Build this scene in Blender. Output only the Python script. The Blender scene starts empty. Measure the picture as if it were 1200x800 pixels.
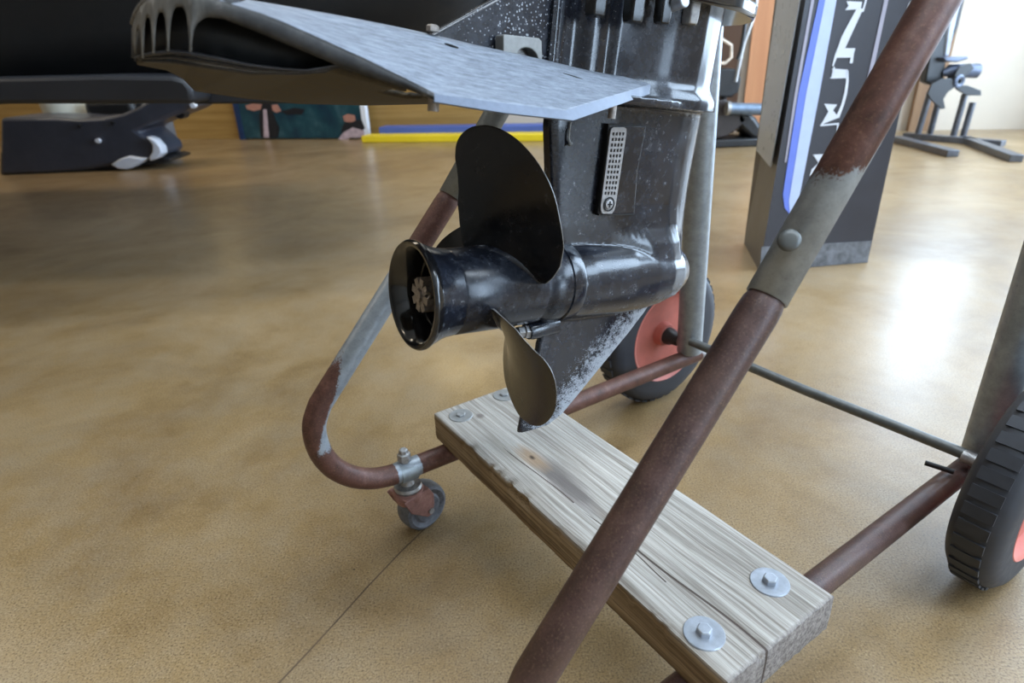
import bpy, bmesh, math, random
from mathutils import Vector, Matrix, noise
random.seed(7)
PI = math.pi
SC = bpy.context.scene
COL = SC.collection

# ------------------------------------------------------------------ camera
CAM_F, PITCH, ROLL, HC = 722.6, .4372, -.0398, .58
F = Vector((0, math.cos(PITCH), -math.sin(PITCH)))
_R = Vector((1, 0, 0)); _U = Vector((0, math.sin(PITCH), math.cos(PITCH)))
R = _R * math.cos(ROLL) + _U * math.sin(ROLL)
U = -_R * math.sin(ROLL) + _U * math.cos(ROLL)
C = Vector((0, 0, HC))
cam = bpy.data.cameras.new('camera'); camo = bpy.data.objects.new('camera', cam); COL.objects.link(camo)
cam.sensor_width = 36; cam.lens = 36 * CAM_F / 1200; cam.clip_start = .01
camo.matrix_world = Matrix(((R.x, U.x, -F.x, 0), (R.y, U.y, -F.y, 0), (R.z, U.z, -F.z, HC), (0, 0, 0, 1)))
cam.dof.use_dof = True; cam.dof.focus_distance = .56; cam.dof.aperture_fstop = 8.0
SC.camera = camo

# ------------------------------------------------------------------ world, light, exposure
SC.view_settings.view_transform = 'Standard'; SC.view_settings.look = 'None'
SC.view_settings.gamma = 1; SC.view_settings.use_curve_mapping = False
SC.view_settings.exposure = 0.16
w = bpy.data.worlds.new('daylight'); SC.world = w; w.use_nodes = True
wb = w.node_tree.nodes['Background']; wb.inputs[0].default_value = (.60, .78, 1.0, 1); wb.inputs[1].default_value = 12.0

def area(name, loc, target, sx, sy, power, color, portal=False):
    l = bpy.data.lights.new(name, 'AREA'); l.shape = 'RECTANGLE'; l.size = sx; l.size_y = sy
    l.energy = power; l.color = color
    if portal: l.cycles.is_portal = True
    o = bpy.data.objects.new(name, l); COL.objects.link(o); o.location = loc
    o.rotation_euler = (Vector(target) - Vector(loc)).to_track_quat('-Z', 'Y').to_euler()
    return o
WIN = [(-3.6, -1.9), (-1.3, 1.2), (1.5, 3.95)]           # window openings along the right wall (y ranges)
WX, WZ0, WZ1, CEIL = 3.55, .08, 3.0, 3.4
SILL = [.08, 1.55, .08]                                 # unseen middle window added high up, to put a streak on the gearcase
for (y0, y1), zs in zip(WIN, SILL):
    area('window_portal', (WX + .06, (y0 + y1) / 2, (zs + WZ1) / 2), (WX - 1, (y0 + y1) / 2, (zs + WZ1) / 2), y1 - y0, WZ1 - zs, 1, (1, 1, 1), True)
for (x, y, pw_, c_) in [(-4.2, 3.6, 26, (1, .86, .66)), (-1.6, 3.9, 22, (1, .86, .66)), (-4.2, .8, 22, (1, .86, .66)), (-.2, 1.6, 24, (.76, .88, 1)), (1.5, 1.7, 42, (.76, .88, 1)), (.4, -.2, 40, (.76, .88, 1)), (1.9, -.6, 30, (.76, .88, 1))]:
    area('ceiling_lamp', (x, y, CEIL - .05), (x, y, 0), 1.6, .45, pw_, c_)

# ------------------------------------------------------------------ calibrated frames
def ray(u, v): return F + R * ((u - 600) / CAM_F) - U * ((v - 400) / CAM_F)
def on(u, v, P, n):
    d = ray(u, v); return C + d * ((P - C).dot(n) / d.dot(n))
def flo(u, v, z=0): return on(u, v, Vector((0, 0, z)), Vector((0, 0, 1)))
YW = .9959
A = Vector((math.cos(YW), -math.sin(YW), 0))           # along the plank, towards the camera's right
B = Vector((math.sin(YW), math.cos(YW), 0))            # along the rails, away
ZU = Vector((0, 0, 1))
PO = Vector((-.108648, .700596, .153508))              # plank top, far-left-near corner
PL, PW, PT, PD = .4744, .1393, .041, .0266
E1, E2 = .0231, .0405
RAILZ = PO.z - PT - PD / 2
RAIL = PO + A * E1; RAIL = Vector((RAIL.x, RAIL.y, 0))
GAP = PL - E1 - E2
def frame(o, x, y, z): return Matrix(((x.x, y.x, z.x, o.x), (x.y, y.y, z.y, o.y), (x.z, y.z, z.z, o.z), (0, 0, 0, 1)))
MC = frame(RAIL, B, -A, ZU)                            # cart frame: x along rails, -y to the near side
def cp(t, off, z): return (t, -off, z)
def cpx(u, v, off):                                    # pixel -> (t,z) in the vertical plane of a rail
    P = on(u, v, RAIL + A * off, A); return ((P - RAIL).dot(B), P.z)
TL = math.radians(8)
M0 = on(497, 345, PO + A * ((E1 + PL - E2) / 2), A)
MX = B * math.cos(TL) - ZU * math.sin(TL); MZ = B * math.sin(TL) + ZU * math.cos(TL)
MM = frame(M0, MX, -A, MZ)                             # motor frame: x forward along propeller shaft, -y near side
def mpx(u, v, y):                                      # pixel on the plane y (near side positive) -> motor local point
    P = on(u, v, M0 + A * y, A) - M0; return Vector((P.dot(MX), -y, P.dot(MZ)))

# ------------------------------------------------------------------ material helpers
class NT:
    def __init__(s, name):
        s.m = bpy.data.materials.new(name); s.m.use_nodes = True; s.t = s.m.node_tree; s.n = s.t.nodes
        s.b = s.n['Principled BSDF']; s.co = s.n.new('ShaderNodeTexCoord')
    def L(s, a, b): s.t.links.new(a, b)
    def map(s, scale=(1, 1, 1), rot=(0, 0, 0)):
        m = s.n.new('ShaderNodeMapping'); m.inputs['Scale'].default_value = scale; m.inputs['Rotation'].default_value = rot
        s.L(s.co.outputs['Object'], m.inputs[0]); return m.outputs[0]
    def noise(s, sc, det=6, rough=.6, vec=None, dist=0):
        n = s.n.new('ShaderNodeTexNoise'); n.inputs['Scale'].default_value = sc; n.inputs['Detail'].default_value = det
        n.inputs['Roughness'].default_value = rough; n.inputs['Distortion'].default_value = dist
        s.L(vec or s.co.outputs['Object'], n.inputs['Vector']); return n.outputs['Fac']
    def ramp(s, fac, *st, interp='LINEAR'):
        r = s.n.new('ShaderNodeValToRGB'); r.color_ramp.interpolation = interp
        e = r.color_ramp.elements
        while len(e) < len(st): e.new(.5)
        for i, (p, c) in enumerate(st):
            e[i].position = p
            e[i].color = (c, c, c, 1) if isinstance(c, (int, float)) else (*c, 1)
        s.L(fac, r.inputs[0]); return r.outputs[0]
    def math(s, op, a, b=None, clamp=False):
        n = s.n.new('ShaderNodeMath'); n.operation = op; n.use_clamp = clamp
        for i, x in enumerate((a, b)):
            if x is None: continue
            if isinstance(x, (int, float)): n.inputs[i].default_value = x
            else: s.L(x, n.inputs[i])
        return n.outputs[0]
    def mix(s, f, a, b):
        n = s.n.new('ShaderNodeMix'); n.data_type = 'RGBA'
        for k, x in ((0, f), (6, a), (7, b)):
            if isinstance(x, (int, float)): n.inputs[k].default_value = x
            elif isinstance(x, tuple): n.inputs[k].default_value = (*x, 1)
            else: s.L(x, n.inputs[k])
        return n.outputs[2]
    def xyz(s):
        n = s.n.new('ShaderNodeSeparateXYZ'); s.L(s.co.outputs['Object'], n.inputs[0]); return n.outputs
    def lin(s, v, a, b):                                # 0 at a, 1 at b
        n = s.n.new('ShaderNodeMapRange'); n.inputs[1].default_value = a; n.inputs[2].default_value = b
        s.L(v, n.inputs[0]); return n.outputs[0]
    def bump(s, h, st=.2, d=.001):
        b = s.n.new('ShaderNodeBump'); b.inputs['Strength'].default_value = st; b.inputs['Distance'].default_value = d
        s.L(h, b.inputs['Height']); s.L(b.outputs[0], s.b.inputs['Normal'])
    def set(s, col=None, rough=None, metal=None, coat=None, crough=.1, spec=None):
        for k, x in (('Base Color', col), ('Roughness', rough), ('Metallic', metal), ('Coat Weight', coat), ('Specular IOR Level', spec)):
            if x is None: continue
            if isinstance(x, (int, float)): s.b.inputs[k].default_value = x
            elif isinstance(x, tuple): s.b.inputs[k].default_value = (*x, 1)
            else: s.L(x, s.b.inputs[k])
        if coat is not None: s.b.inputs['Coat Roughness'].default_value = crough
        return s.m

def plain(name, col, rough=.5, metal=0, var=.25, sc=30, coat=None, bump=0):
    t = NT(name); n = t.noise(sc)
    c = t.ramp(n, (.3, tuple(x * (1 - var) for x in col)), (.7, tuple(min(1, x * (1 + var)) for x in col)))
    t.set(c, t.ramp(n, (.3, rough * .85), (.7, min(1, rough * 1.15))), metal, coat)
    if bump: t.bump(n, bump)
    return t.m

def m_floor():
    t = NT('polished_concrete')
    v = t.map((1, 1, 1))
    big = t.noise(1.9, 6, .68, v, .5); mid = t.noise(8, 7, .75, v); fine = t.noise(420, 3, .6, v); sp = t.noise(150, 2, .5, v)
    c = t.ramp(big, (.34, (.19, .116, .047)), (.5, (.29, .188, .082)), (.66, (.38, .262, .138)))
    c = t.mix(t.ramp(mid, (.42, 0.0), (.7, .55)), c, (.32, .25, .165))
    c = t.mix(t.ramp(mid, (.3, .35), (.45, 0)), c, (.15, .09, .035))
    c = t.mix(t.ramp(fine, (.34, .75), (.5, 0)), c, (.10, .06, .03))
    c = t.mix(t.ramp(fine, (.58, 0), (.75, .35)), c, (.62, .5, .34))
    c = t.mix(t.ramp(sp, (.2, .9), (.27, 0)), c, (.05, .035, .025))
    r = t.ramp(big, (.3, .36), (.7, .28))
    t.set(c, r, 0, .16, .2, .5)
    t.bump(fine, .02, .0003)
    return t.m

def m_black(name, scale_amt=.5, mode='leg'):
    """worn black marine paint with pale scale; stains sit where they are on the casting"""
    t = NT(name); x, y, z = t.xyz()
    fine = t.noise(900, 3, .7); mid = t.noise(150, 5, .7); big = t.noise(28, 5, .65)
    base = t.ramp(big, (.35, (.007, .008, .012)), (.7, (.020, .024, .036))) if mode != 'plain' or scale_amt > .5 else t.ramp(big, (.35, (.004, .004, .004)), (.7, (.012, .010, .009)))
    haze = t.ramp(mid, (.48, 0), (.85, .30 * scale_amt))
    c = t.mix(haze, base, (.20, .22, .26))
    if mode == 'skeg':
        # crusty pale band along the skeg's leading edge
        d = t.math('ADD', t.math('MULTIPLY', x, .72), t.math('MULTIPLY', z, -.69))      # along the slanted edge normal
        band = t.math('MULTIPLY', t.lin(d, .160, .212), t.lin(z, .0, -.03))
        m = t.math('ADD', t.math('MULTIPLY', mid, .9), t.math('MULTIPLY', band, .47))
        m = t.math('ADD', m, t.math('MULTIPLY', t.math('SUBTRACT', fine, .5), .9))
        mask = t.ramp(m, (.66, 0), (.86, .72))
        up = t.lin(z, .12, .03); 
        m2 = t.math('ADD', t.math('MULTIPLY', mid, .8), t.math('MULTIPLY', big, .35))
        mask2 = t.math('MULTIPLY', t.ramp(m2, (.68, 0), (.85, .5)), t.lin(z, -.03, 0.01))
        mask = t.math('MAXIMUM', mask, mask2)
    elif mode == 'speckle':
        vn = t.n.new('ShaderNodeTexVoronoi'); vn.inputs['Scale'].default_value = 400; t.L(t.co.outputs['Object'], vn.inputs['Vector'])
        m = t.math('ADD', vn.outputs['Distance'], t.math('MULTIPLY', t.math('SUBTRACT', .56, big), .7))
        near = t.math('ABSOLUTE', t.math('SUBTRACT', x, .068))
        m = t.math('ADD', m, t.math('MULTIPLY', t.lin(near, 0, .06), .16))
        m = t.math('ADD', m, t.math('MULTIPLY', t.lin(x, .1, .2), .12))
        mask = t.ramp(m, (.20, .75), (.34, 0))
    else:
        mask = t.ramp(mid, (.62, 0), (.8, .35 * scale_amt))
    c = t.mix(mask, c, (.50, .53, .58))
    sheen = t.ramp(big, (.3, .15), (.7, .30))
    r = t.mix(mask, sheen, (.75, .75, .75))
    t.set(c, r, 0, .25 if mode != 'plain' else 0, .12, .55)
    t.bump(t.math('ADD', mid, t.math('MULTIPLY', mask, .6)), .12, .0006)
    return t.m

def m_galv(name, rust=None, tint=(.36, .39, .41)):
    """galvanised pipe; rust: function(node tree, x, y, z) -> amount that shifts the rust noise"""
    t = NT(name); x, y, z = t.xyz()
    n1 = t.noise(60, 6, .7); n2 = t.noise(500, 3, .6); n3 = t.noise(22, 5, .6)
    c = t.ramp(n1, (.3, tuple(q * .62 for q in tint)), (.7, tint))
    c = t.mix(t.ramp(n2, (.6, 0), (.75, .35)), c, (.1, .09, .07))
    metal = .4; rough = .4
    if rust:
        m = t.math('ADD', t.math('MULTIPLY', n3, .8), rust(t, x, y, z))
        m = t.math('ADD', m, t.math('MULTIPLY', t.math('SUBTRACT', n2, .5), .35))
        mask = t.ramp(m, (.72, 0), (.80, 1))
        rc = t.ramp(n1, (.3, (.055, .021, .013)), (.55, (.115, .046, .032)), (.8, (.22, .115, .085)))
        rc = t.mix(t.ramp(n2, (.55, 0), (.8, .5)), rc, (.3, .17, .09))
        c = t.mix(mask, c, rc)
        metal = t.ramp(mask, (0, .4), (1, .1)); rough = t.ramp(mask, (0, .42), (1, .5))
    t.set(c, rough, metal); t.bump(n2, .12, .0005)
    return t.m

def m_rust(name, dark=1.0, sheen=.42):
    t = NT(name)
    n1 = t.noise(45, 6, .65); n2 = t.noise(650, 3, .7); n3 = t.noise(12, 4)
    c = t.ramp(n1, (.3, tuple(q * dark for q in (.040, .019, .015))), (.55, tuple(q * dark for q in (.078, .038, .031))), (.8, tuple(q * dark for q in (.13, .072, .060))))
    c = t.mix(t.ramp(n2, (.56, 0), (.68, .6)), c, (.20, .125, .08))
    c = t.mix(t.ramp(n2, (.3, .7), (.42, 0)), c, (.015, .009, .008))
    c = t.mix(t.ramp(n3, (.5, 0), (.75, .35)), c, (.16, .09, .05))
    t.set(c, t.ramp(n1, (.3, sheen), (.7, sheen + .15)), .15, .12, .3); t.bump(n2, .35, .0006)
    return t.m

def m_wood():
    t = NT('weathered_wood'); x, y, z = t.xyz()
    v = t.map((7, 95, 95)); v2 = t.map((3, 330, 330))
    wob = t.noise(3.2, 3, .5, t.map((2, 6, 6)))
    cmb = t.n.new('ShaderNodeCombineXYZ')
    t.L(t.math('MULTIPLY', x, 2.2), cmb.inputs[0])
    t.L(t.math('ADD', t.math('MULTIPLY', y, 84), t.math('MULTIPLY', wob, 1.1)), cmb.inputs[1])
    t.L(t.math('MULTIPLY', z, 62), cmb.inputs[2])
    g = t.noise(1.6, 5, .7, cmb.outputs[0]); g2 = t.noise(1, 4, .6, v2); g3 = t.noise(1, 6, .7, v)
    c = t.ramp(g, (.34, (.20, .175, .145)), (.5, (.40, .365, .32)), (.66, (.56, .52, .465)))
    c = t.mix(t.ramp(g2, (.3, .75), (.5, 0)), c, (.17, .13, .10))
    c = t.mix(t.ramp(g3, (.6, 0), (.8, .5)), c, (.74, .70, .64))
    # yellow-brown sides (less weathered)
    side = t.lin(z, -.002, -.006)
    sc = t.ramp(g, (.3, (.17, .105, .045)), (.6, (.36, .26, .15)), (.8, (.46, .36, .24)))
    c = t.mix(side, c, t.mix(t.ramp(g2, (.35, .7), (.55, 0)), sc, (.07, .04, .02)))
    # grey end grain
    end = t.lin(x, PL - .004, PL - .001)
    c = t.mix(end, c, t.ramp(t.noise(260, 4, .7), (.35, (.12, .10, .09)), (.65, (.34, .30, .27))))
    # dark stains / knots
    def blob(cx, cy, rx, ry, col, amt, lo=.55, hi=1.15):
        nonlocal c
        dx = t.math('MULTIPLY', t.math('SUBTRACT', x, cx), 1 / rx); dy = t.math('MULTIPLY', t.math('SUBTRACT', y, cy), 1 / ry)
        d = t.math('SQRT', t.math('ADD', t.math('MULTIPLY', dx, dx), t.math('MULTIPLY', dy, dy)))
        d = t.math('ADD', d, t.math('MULTIPLY', t.math('SUBTRACT', g3, .5), 1.3))
        c = t.mix(t.ramp(d, (lo * .6, amt), (min(1, hi * .8), 0)), c, col)
    blob(.198, .050, .060, .019, (.13, .11, .10), .85)
    blob(.235, .046, .06, .018, (.13, .11, .10), .85)
    blob(.160, .047, .040, .017, (.34, .23, .14), .85)
    blob(.16, .047, .007, .0035, (.05, .03, .02), .95)
    blob(.30, .048, .045, .008, (.17, .13, .10), .7)
    blob(.315, .070, .009, .005, (.12, .09, .075), .85)
    blob(.045, .046, .008, .008, (.17, .14, .12), .8)
    blob(.13, .03, .06, .008, (.28, .25, .20), .6)
    # long drying splits
    def split(c0, amp, fr, ph, x0, x1, wd, sl=0):
        nonlocal c
        ln = t.math('ADD', t.math('MULTIPLY', t.math('SINE', t.math('ADD', t.math('MULTIPLY', x, fr), ph)), amp), t.math('ADD', t.math('MULTIPLY', x, sl), c0))
        d = t.math('ABSOLUTE', t.math('SUBTRACT', y, ln))
        inr = t.math('MULTIPLY', t.lin(x, x0, x0 + .02), t.lin(x, x1 + .001, x1))
        wdt = t.math('MULTIPLY', inr, wd)
        c = t.mix(t.math('MULTIPLY', t.math('LESS_THAN', d, wdt), .92), c, (.055, .035, .025))
    split(.0445, .003, 30, .6, .30, PL, .0011)
    split(.036, .002, 40, 1.5, .265, .38, .0007)
    split(.030, .0015, 35, 0, .12, .25, .0008, .02)
    t.set(c, .72, 0, None, .1, .35)
    t.bump(t.math('ADD', g2, t.math('MULTIPLY', g, 1.5)), .45, .0009)
    return t.m

M = {}
M['floor'] = m_floor()
M['paint'] = m_black('black_marine_paint', .6, 'skeg')
M['leg_upper'] = m_black('black_paint_speckled', .7, 'speckle')
M['blade'] = m_black('black_propeller_paint', .28, 'plain')
M['hub'] = m_black('black_hub_paint', .75, 'plain')
M['gloss'] = plain('gloss_black_rim', (.008, .008, .009), .16, 0, .2, 200, .5)
M['void'] = plain('dark_bore', (.006, .006, .006), .6)
M['edge'] = plain('worn_blade_edge', (.30, .29, .28), .35, .5)
M['nut'] = plain('corroded_nut', (.34, .30, .27), .5, .6, .4, 300)
M['steel'] = plain('zinc_plated_steel', (.40, .43, .48), .38, .6, .15, 120)
M['steel_dull'] = plain('dull_steel', (.38, .37, .36), .45, .7, .3, 200)
M['anode'] = plain('anode_zinc', (.30, .30, .29), .55, .35, .15, 200, None, .1)
M['grille'] = plain('intake_grille', (.36, .35, .35), .42, .35, .15, 300)
M['finlip'] = plain('fin_lip', (.155, .185, .25), .5, 0, .15, 150)
M['rubber'] = plain('tyre_rubber', (.035, .037, .045), .6, 0, .2, 80)
M['rubber_worn'] = plain('caster_rubber', (.12, .125, .14), .5, 0, .4, 150)
M['rim'] = plain('salmon_wheel_rim', (.56, .17, .13), .55, 0, .15, 25)
M['dark_hub'] = plain('black_wheel_hub', (.02, .018, .018), .4)
M['galv'] = m_galv('galvanised_pipe')
M['rod'] = m_galv('dull_rod', None, (.14, .145, .14))
M['rust'] = m_rust('rusty_pipe')
M['rust_grey'] = m_rust('grey_brown_pipe', .85, .34)
M['wood'] = m_wood()
M['fork'] = m_rust('rusty_fork', 4.2, .6)
def rl(t, x, y, z):        # left J tube: rusty rail and bend, galvanised middle with patches, rusty again near the sleeve
    low = t.math('MULTIPLY', t.lin(z, .20, .15), .55)
    hi = t.math('MULTIPLY', t.lin(z, .335, .36), .6)
    outer = t.math('MULTIPLY', t.lin(t.math('ADD', x, t.math('MULTIPLY', z, -.5)), -.247, -.258), .45)
    outer = t.math('MULTIPLY', outer, t.lin(z, .34, .24))
    bare = t.math('MULTIPLY', t.math('MULTIPLY', t.lin(x, -.075, -.06), t.lin(x, -.035, -.045)), -1.2)
    return t.math('ADD', t.math('ADD', t.math('ADD', low, hi), outer), t.math('ADD', bare, .14))
M['left_tube'] = m_galv('galvanised_and_rust', rl, (.40, .44, .48))
def rs(t, x, y, z):
    e = t.math('SUBTRACT', t.math('SUBTRACT', x, .036), t.math('MULTIPLY', t.math('SUBTRACT', z, .433), .805))
    edge = t.math('MULTIPLY', t.lin(e, .0035, .0125), -1.0)      # the right flank stayed zinc grey
    return t.math('ADD', edge, t.math('SUBTRACT', t.math('MULTIPLY', t.lin(z, .485, .525), .95), .12))
M['right_sleeve'] = m_galv('sleeve_half_rusted', rs, (.44, .47, .49))
M['left_sleeve'] = m_galv('sleeve_plain', None, (.34, .37, .38))

def m_fin():
    t = NT('oxidised_fin_top')
    s = t.noise(1, 6, .75, t.map((70, 330, 330))); f = t.noise(700, 3, .7)
    c = t.ramp(s, (.3, (.10, .115, .14)), (.5, (.215, .24, .285)), (.72, (.34, .38, .44)))
    c = t.mix(t.ramp(f, (.6, 0), (.8, .5)), c, (.55, .6, .68))
    t.set(c, .55, 0); t.bump(f, .25, .0005); return t.m
M['fintop'] = m_fin()
def m_rimfin():
    t = NT('chalky_black_plastic'); x, y, z = t.xyz()
    s = t.noise(1, 6, .75, t.map((400, 400, 60))); n = t.noise(75, 6, .75)
    c = t.ramp(n, (.38, (.009, .009, .009)), (.58, (.032, .030, .029)), (.75, (.15, .14, .13)))
    pale = t.math('MULTIPLY', t.lin(x, -.135, -.175), t.ramp(s, (.3, .3), (.7, 1)))
    c = t.mix(pale, c, (.20, .185, .16))
    t.set(c, .6, 0); t.bump(s, .3, .0006); return t.m
M['finrim'] = m_rimfin()
M['finunder'] = plain('dusty_underside', (.06, .045, .024), .75, 0, .5, 160)
M['findark'] = plain('fin_recess_plastic', (.008, .008, .008), .55, 0, .6, 120)
M['findark2'] = plain('fin_lip_edges', (.028, .028, .032), .35, 0, .5, 300)

# ------------------------------------------------------------------ object helpers
def tag(o, label=None, cat=None, group=None, kind=None):
    if label: o['label'] = label
    if cat: o['category'] = cat
    if group: o['group'] = group
    if kind: o['kind'] = kind
    return o
def empty(name, mw, label, cat, group=None):
    o = bpy.data.objects.new(name, None); COL.objects.link(o); o.matrix_world = mw; o.empty_display_size = .05
    o['mw'] = [v for r in mw for v in r]
    return tag(o, label, cat, group)
def getmw(o): 
    v = list(o['mw']); return Matrix([v[0:4], v[4:8], v[8:12], v[12:16]])
MWS = {}
def obj(name, bm, mat, parent=None, mw=None, smooth=True, ang=40, bevel=0, sub=0, label=None):
    """bm coordinates are in frame mw (default: the root's frame)"""
    me = bpy.data.meshes.new(name); bm.normal_update(); bm.to_mesh(me); bm.free()
    if isinstance(mat, (list, tuple)):
        for m in mat: me.materials.append(m)
    else: me.materials.append(mat)
    o = bpy.data.objects.new(name, me); COL.objects.link(o)
    pm = MWS.get(parent.name) if parent else None
    if mw is None: mw = pm.copy() if pm else Matrix()
    MWS[o.name] = mw.copy()
    if parent:
        o.parent = parent; o.matrix_local = pm.inverted() @ mw
    else: o.matrix_world = mw
    if smooth:
        for p in me.polygons: p.use_smooth = True
        if ang < 180:
            try: me.set_sharp_from_angle(angle=math.radians(ang))
            except Exception: pass
    if bevel:
        b = o.modifiers.new('bevel', 'BEVEL'); b.width = bevel; b.segments = 2; b.limit_method = 'ANGLE'; b.angle_limit = math.radians(35)
    if sub:
        s = o.modifiers.new('sub', 'SUBSURF'); s.levels = sub; s.render_levels = sub
    if label: o['label'] = label
    return o
def root(name, mw, label, cat, group=None):
    o = bpy.data.objects.new(name, None); COL.objects.link(o); o.matrix_world = mw; o.empty_display_size = .05
    MWS[o.name] = mw.copy()
    return tag(o, label, cat, group)

def BM(): return bmesh.new()
def box(bm, x0, x1, y0, y1, z0, z1, mat=None):
    r = bmesh.ops.create_cube(bm, size=1)
    mt = Matrix.Translation(((x0 + x1) / 2, (y0 + y1) / 2, (z0 + z1) / 2)) @ Matrix.Diagonal((x1 - x0, y1 - y0, z1 - z0, 1))
    bmesh.ops.transform(bm, matrix=(mat @ mt) if mat else mt, verts=r['verts']); return bm
def basis(d):
    d = d.normalized(); n = d.orthogonal().normalized(); return n, d.cross(n)
def sweep(bm, pts, rad, n=20, cap=True):
    pts = [Vector(p) for p in pts]; rad = rad if isinstance(rad, (list, tuple)) else [rad] * len(pts)
    t0 = (pts[1] - pts[0]).normalized(); nn = t0.orthogonal().normalized(); rings = []
    for i, p in enumerate(pts):
        t = (pts[min(i + 1, len(pts) - 1)] - pts[max(i - 1, 0)]).normalized()
        nn = (nn - t * nn.dot(t)).normalized(); bb = t.cross(nn)
        rings.append([bm.verts.new(p + (nn * math.cos(2 * PI * k / n) + bb * math.sin(2 * PI * k / n)) * rad[i]) for k in range(n)])
    for a, b in zip(rings, rings[1:]):
        for k in range(n): bm.faces.new((a[k], a[(k + 1) % n], b[(k + 1) % n], b[k]))
    if cap: bm.faces.new(rings[0][::-1]); bm.faces.new(rings[-1])
    return bm
def spline(pts, per=8):
    pts = [Vector(p) for p in pts]; out = []
    for i in range(len(pts) - 1):
        p0 = pts[max(i - 1, 0)]; p1 = pts[i]; p2 = pts[i + 1]; p3 = pts[min(i + 2, len(pts) - 1)]
        for k in range(per):
            s = k / per
            out.append(.5 * ((2 * p1) + (p2 - p0) * s + (2 * p0 - 5 * p1 + 4 * p2 - p3) * s * s + (-p0 + 3 * p1 - 3 * p2 + p3) * s ** 3))
    out.append(pts[-1]); return out
def revolve(bm, prof, n=64, org=(0, 0, 0), ax=Vector((1, 0, 0)), ph=0):
    """prof: (along axis, radius)"""
    ax = Vector(ax).normalized(); e1, e2 = basis(ax); org = Vector(org); rings = []
    for (x, r) in prof:
        c = org + ax * x
        if r < 1e-6: rings.append([bm.verts.new(c)])
        else: rings.append([bm.verts.new(c + (e1 * math.cos(2 * PI * k / n + ph) + e2 * math.sin(2 * PI * k / n + ph)) * r) for k in range(n)])
    for a, b in zip(rings, rings[1:]):
        for k in range(n):
            k2 = (k + 1) % n
            if len(a) == 1 and len(b) == 1: continue
            if len(a) == 1: bm.faces.new((a[0], b[k2], b[k]))
            elif len(b) == 1: bm.faces.new((a[k], a[k2], b[0]))
            else: bm.faces.new((a[k], a[k2], b[k2], b[k]))
    bmesh.ops.recalc_face_normals(bm, faces=bm.faces); return bm
def grid(bm, rows, closed=False):
    vs = [[bm.verts.new(p) for p in r] for r in rows]
    for a, b in zip(vs, vs[1:]):
        m = len(a)
        for k in range(m if closed else m - 1): bm.faces.new((a[k], a[(k + 1) % m], b[(k + 1) % m], b[k]))
    return vs
def prism(bm, poly, ext):
    """closed outline of Vectors extruded by vector ext"""
    a = [bm.verts.new(p) for p in poly]; b = [bm.verts.new(Vector(p) + ext) for p in poly]; n = len(a)
    bm.faces.new(a[::-1]); bm.faces.new(b)
    for k in range(n): bm.faces.new((a[k], a[(k + 1) % n], b[(k + 1) % n], b[k]))
    bmesh.ops.recalc_face_normals(bm, faces=bm.faces); return bm
def solid(o, th, off=1):
    s = o.modifiers.new('solid', 'SOLIDIFY'); s.thickness = th; s.offset = off; return o
def interp(x, xs, ys):
    if x <= xs[0]: return ys[0]
    for i in range(len(xs) - 1):
        if x <= xs[i + 1]:
            k = (x - xs[i]) / (xs[i + 1] - xs[i]); return ys[i] + (ys[i + 1] - ys[i]) * k
    return ys[-1]
def cast(name, bms, mat, parent, voxel=.0016, it=6):
    """several overlapping solids fused into one smooth casting"""
    me = bpy.data.meshes.new(name); bms.to_mesh(me); bms.free()
    tmp = bpy.data.objects.new('tmp', me); COL.objects.link(tmp)
    r = tmp.modifiers.new('r', 'REMESH'); r.mode = 'VOXEL'; r.voxel_size = voxel; r.use_smooth_shade = True
    s = tmp.modifiers.new('s', 'SMOOTH'); s.factor = .5; s.iterations = it
    dg = bpy.context.evaluated_depsgraph_get(); ev = tmp.evaluated_get(dg)
    nm = bpy.data.meshes.new_from_object(ev, depsgraph=dg); bpy.data.objects.remove(tmp)
    nm.name = name; nm.materials.clear(); nm.materials.append(mat)
    o = bpy.data.objects.new(name, nm); COL.objects.link(o)
    MWS[o.name] = MWS[parent.name].copy(); o.parent = parent
    for p in nm.polygons: p.use_smooth = True
    return o

# ------------------------------------------------------------------ the room
def struct(name, bm, mat, label=None, **k):
    o = obj(name, bm, mat, smooth=False, **k); o['kind'] = 'structure'
    if label: o['label'] = label
    return o
WA = Vector((-2.94, 5.74, 0)); WB = Vector((3.11, 4.33, 0)); WD = (WB - WA).normalized(); WN = Vector((WD.y, -WD.x, 0))   # towards room
def wall_at(s, z, d=0): return WA + WD * s + ZU * z + WN * d
SR = (WX - WA.x) / WD.x                                 # where the back wall meets the right wall
M['wall'] = plain('cream_wall', (.60, .52, .42), .7, 0, .05, 3)
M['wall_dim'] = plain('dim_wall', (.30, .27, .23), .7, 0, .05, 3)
M['ceil'] = plain('ceiling_white', (.62, .60, .56), .8, 0, .05, 3)
M['ply'] = None
def m_ply():
    t = NT('golden_wood_wall'); g = t.noise(1, 5, .7, t.map((1.2, 1.2, 26)))
    t.set(t.ramp(g, (.3, (.26, .145, .035)), (.7, (.42, .26, .085))), .45, 0); return t.m
M['ply'] = m_ply()
bm = BM(); box(bm, -7.5, WX + .3, -4.2, 7.3, -.1, 0)
floor = struct('floor', bm, M['floor'], 'polished tan concrete floor with grey and brown mottling')
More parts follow.
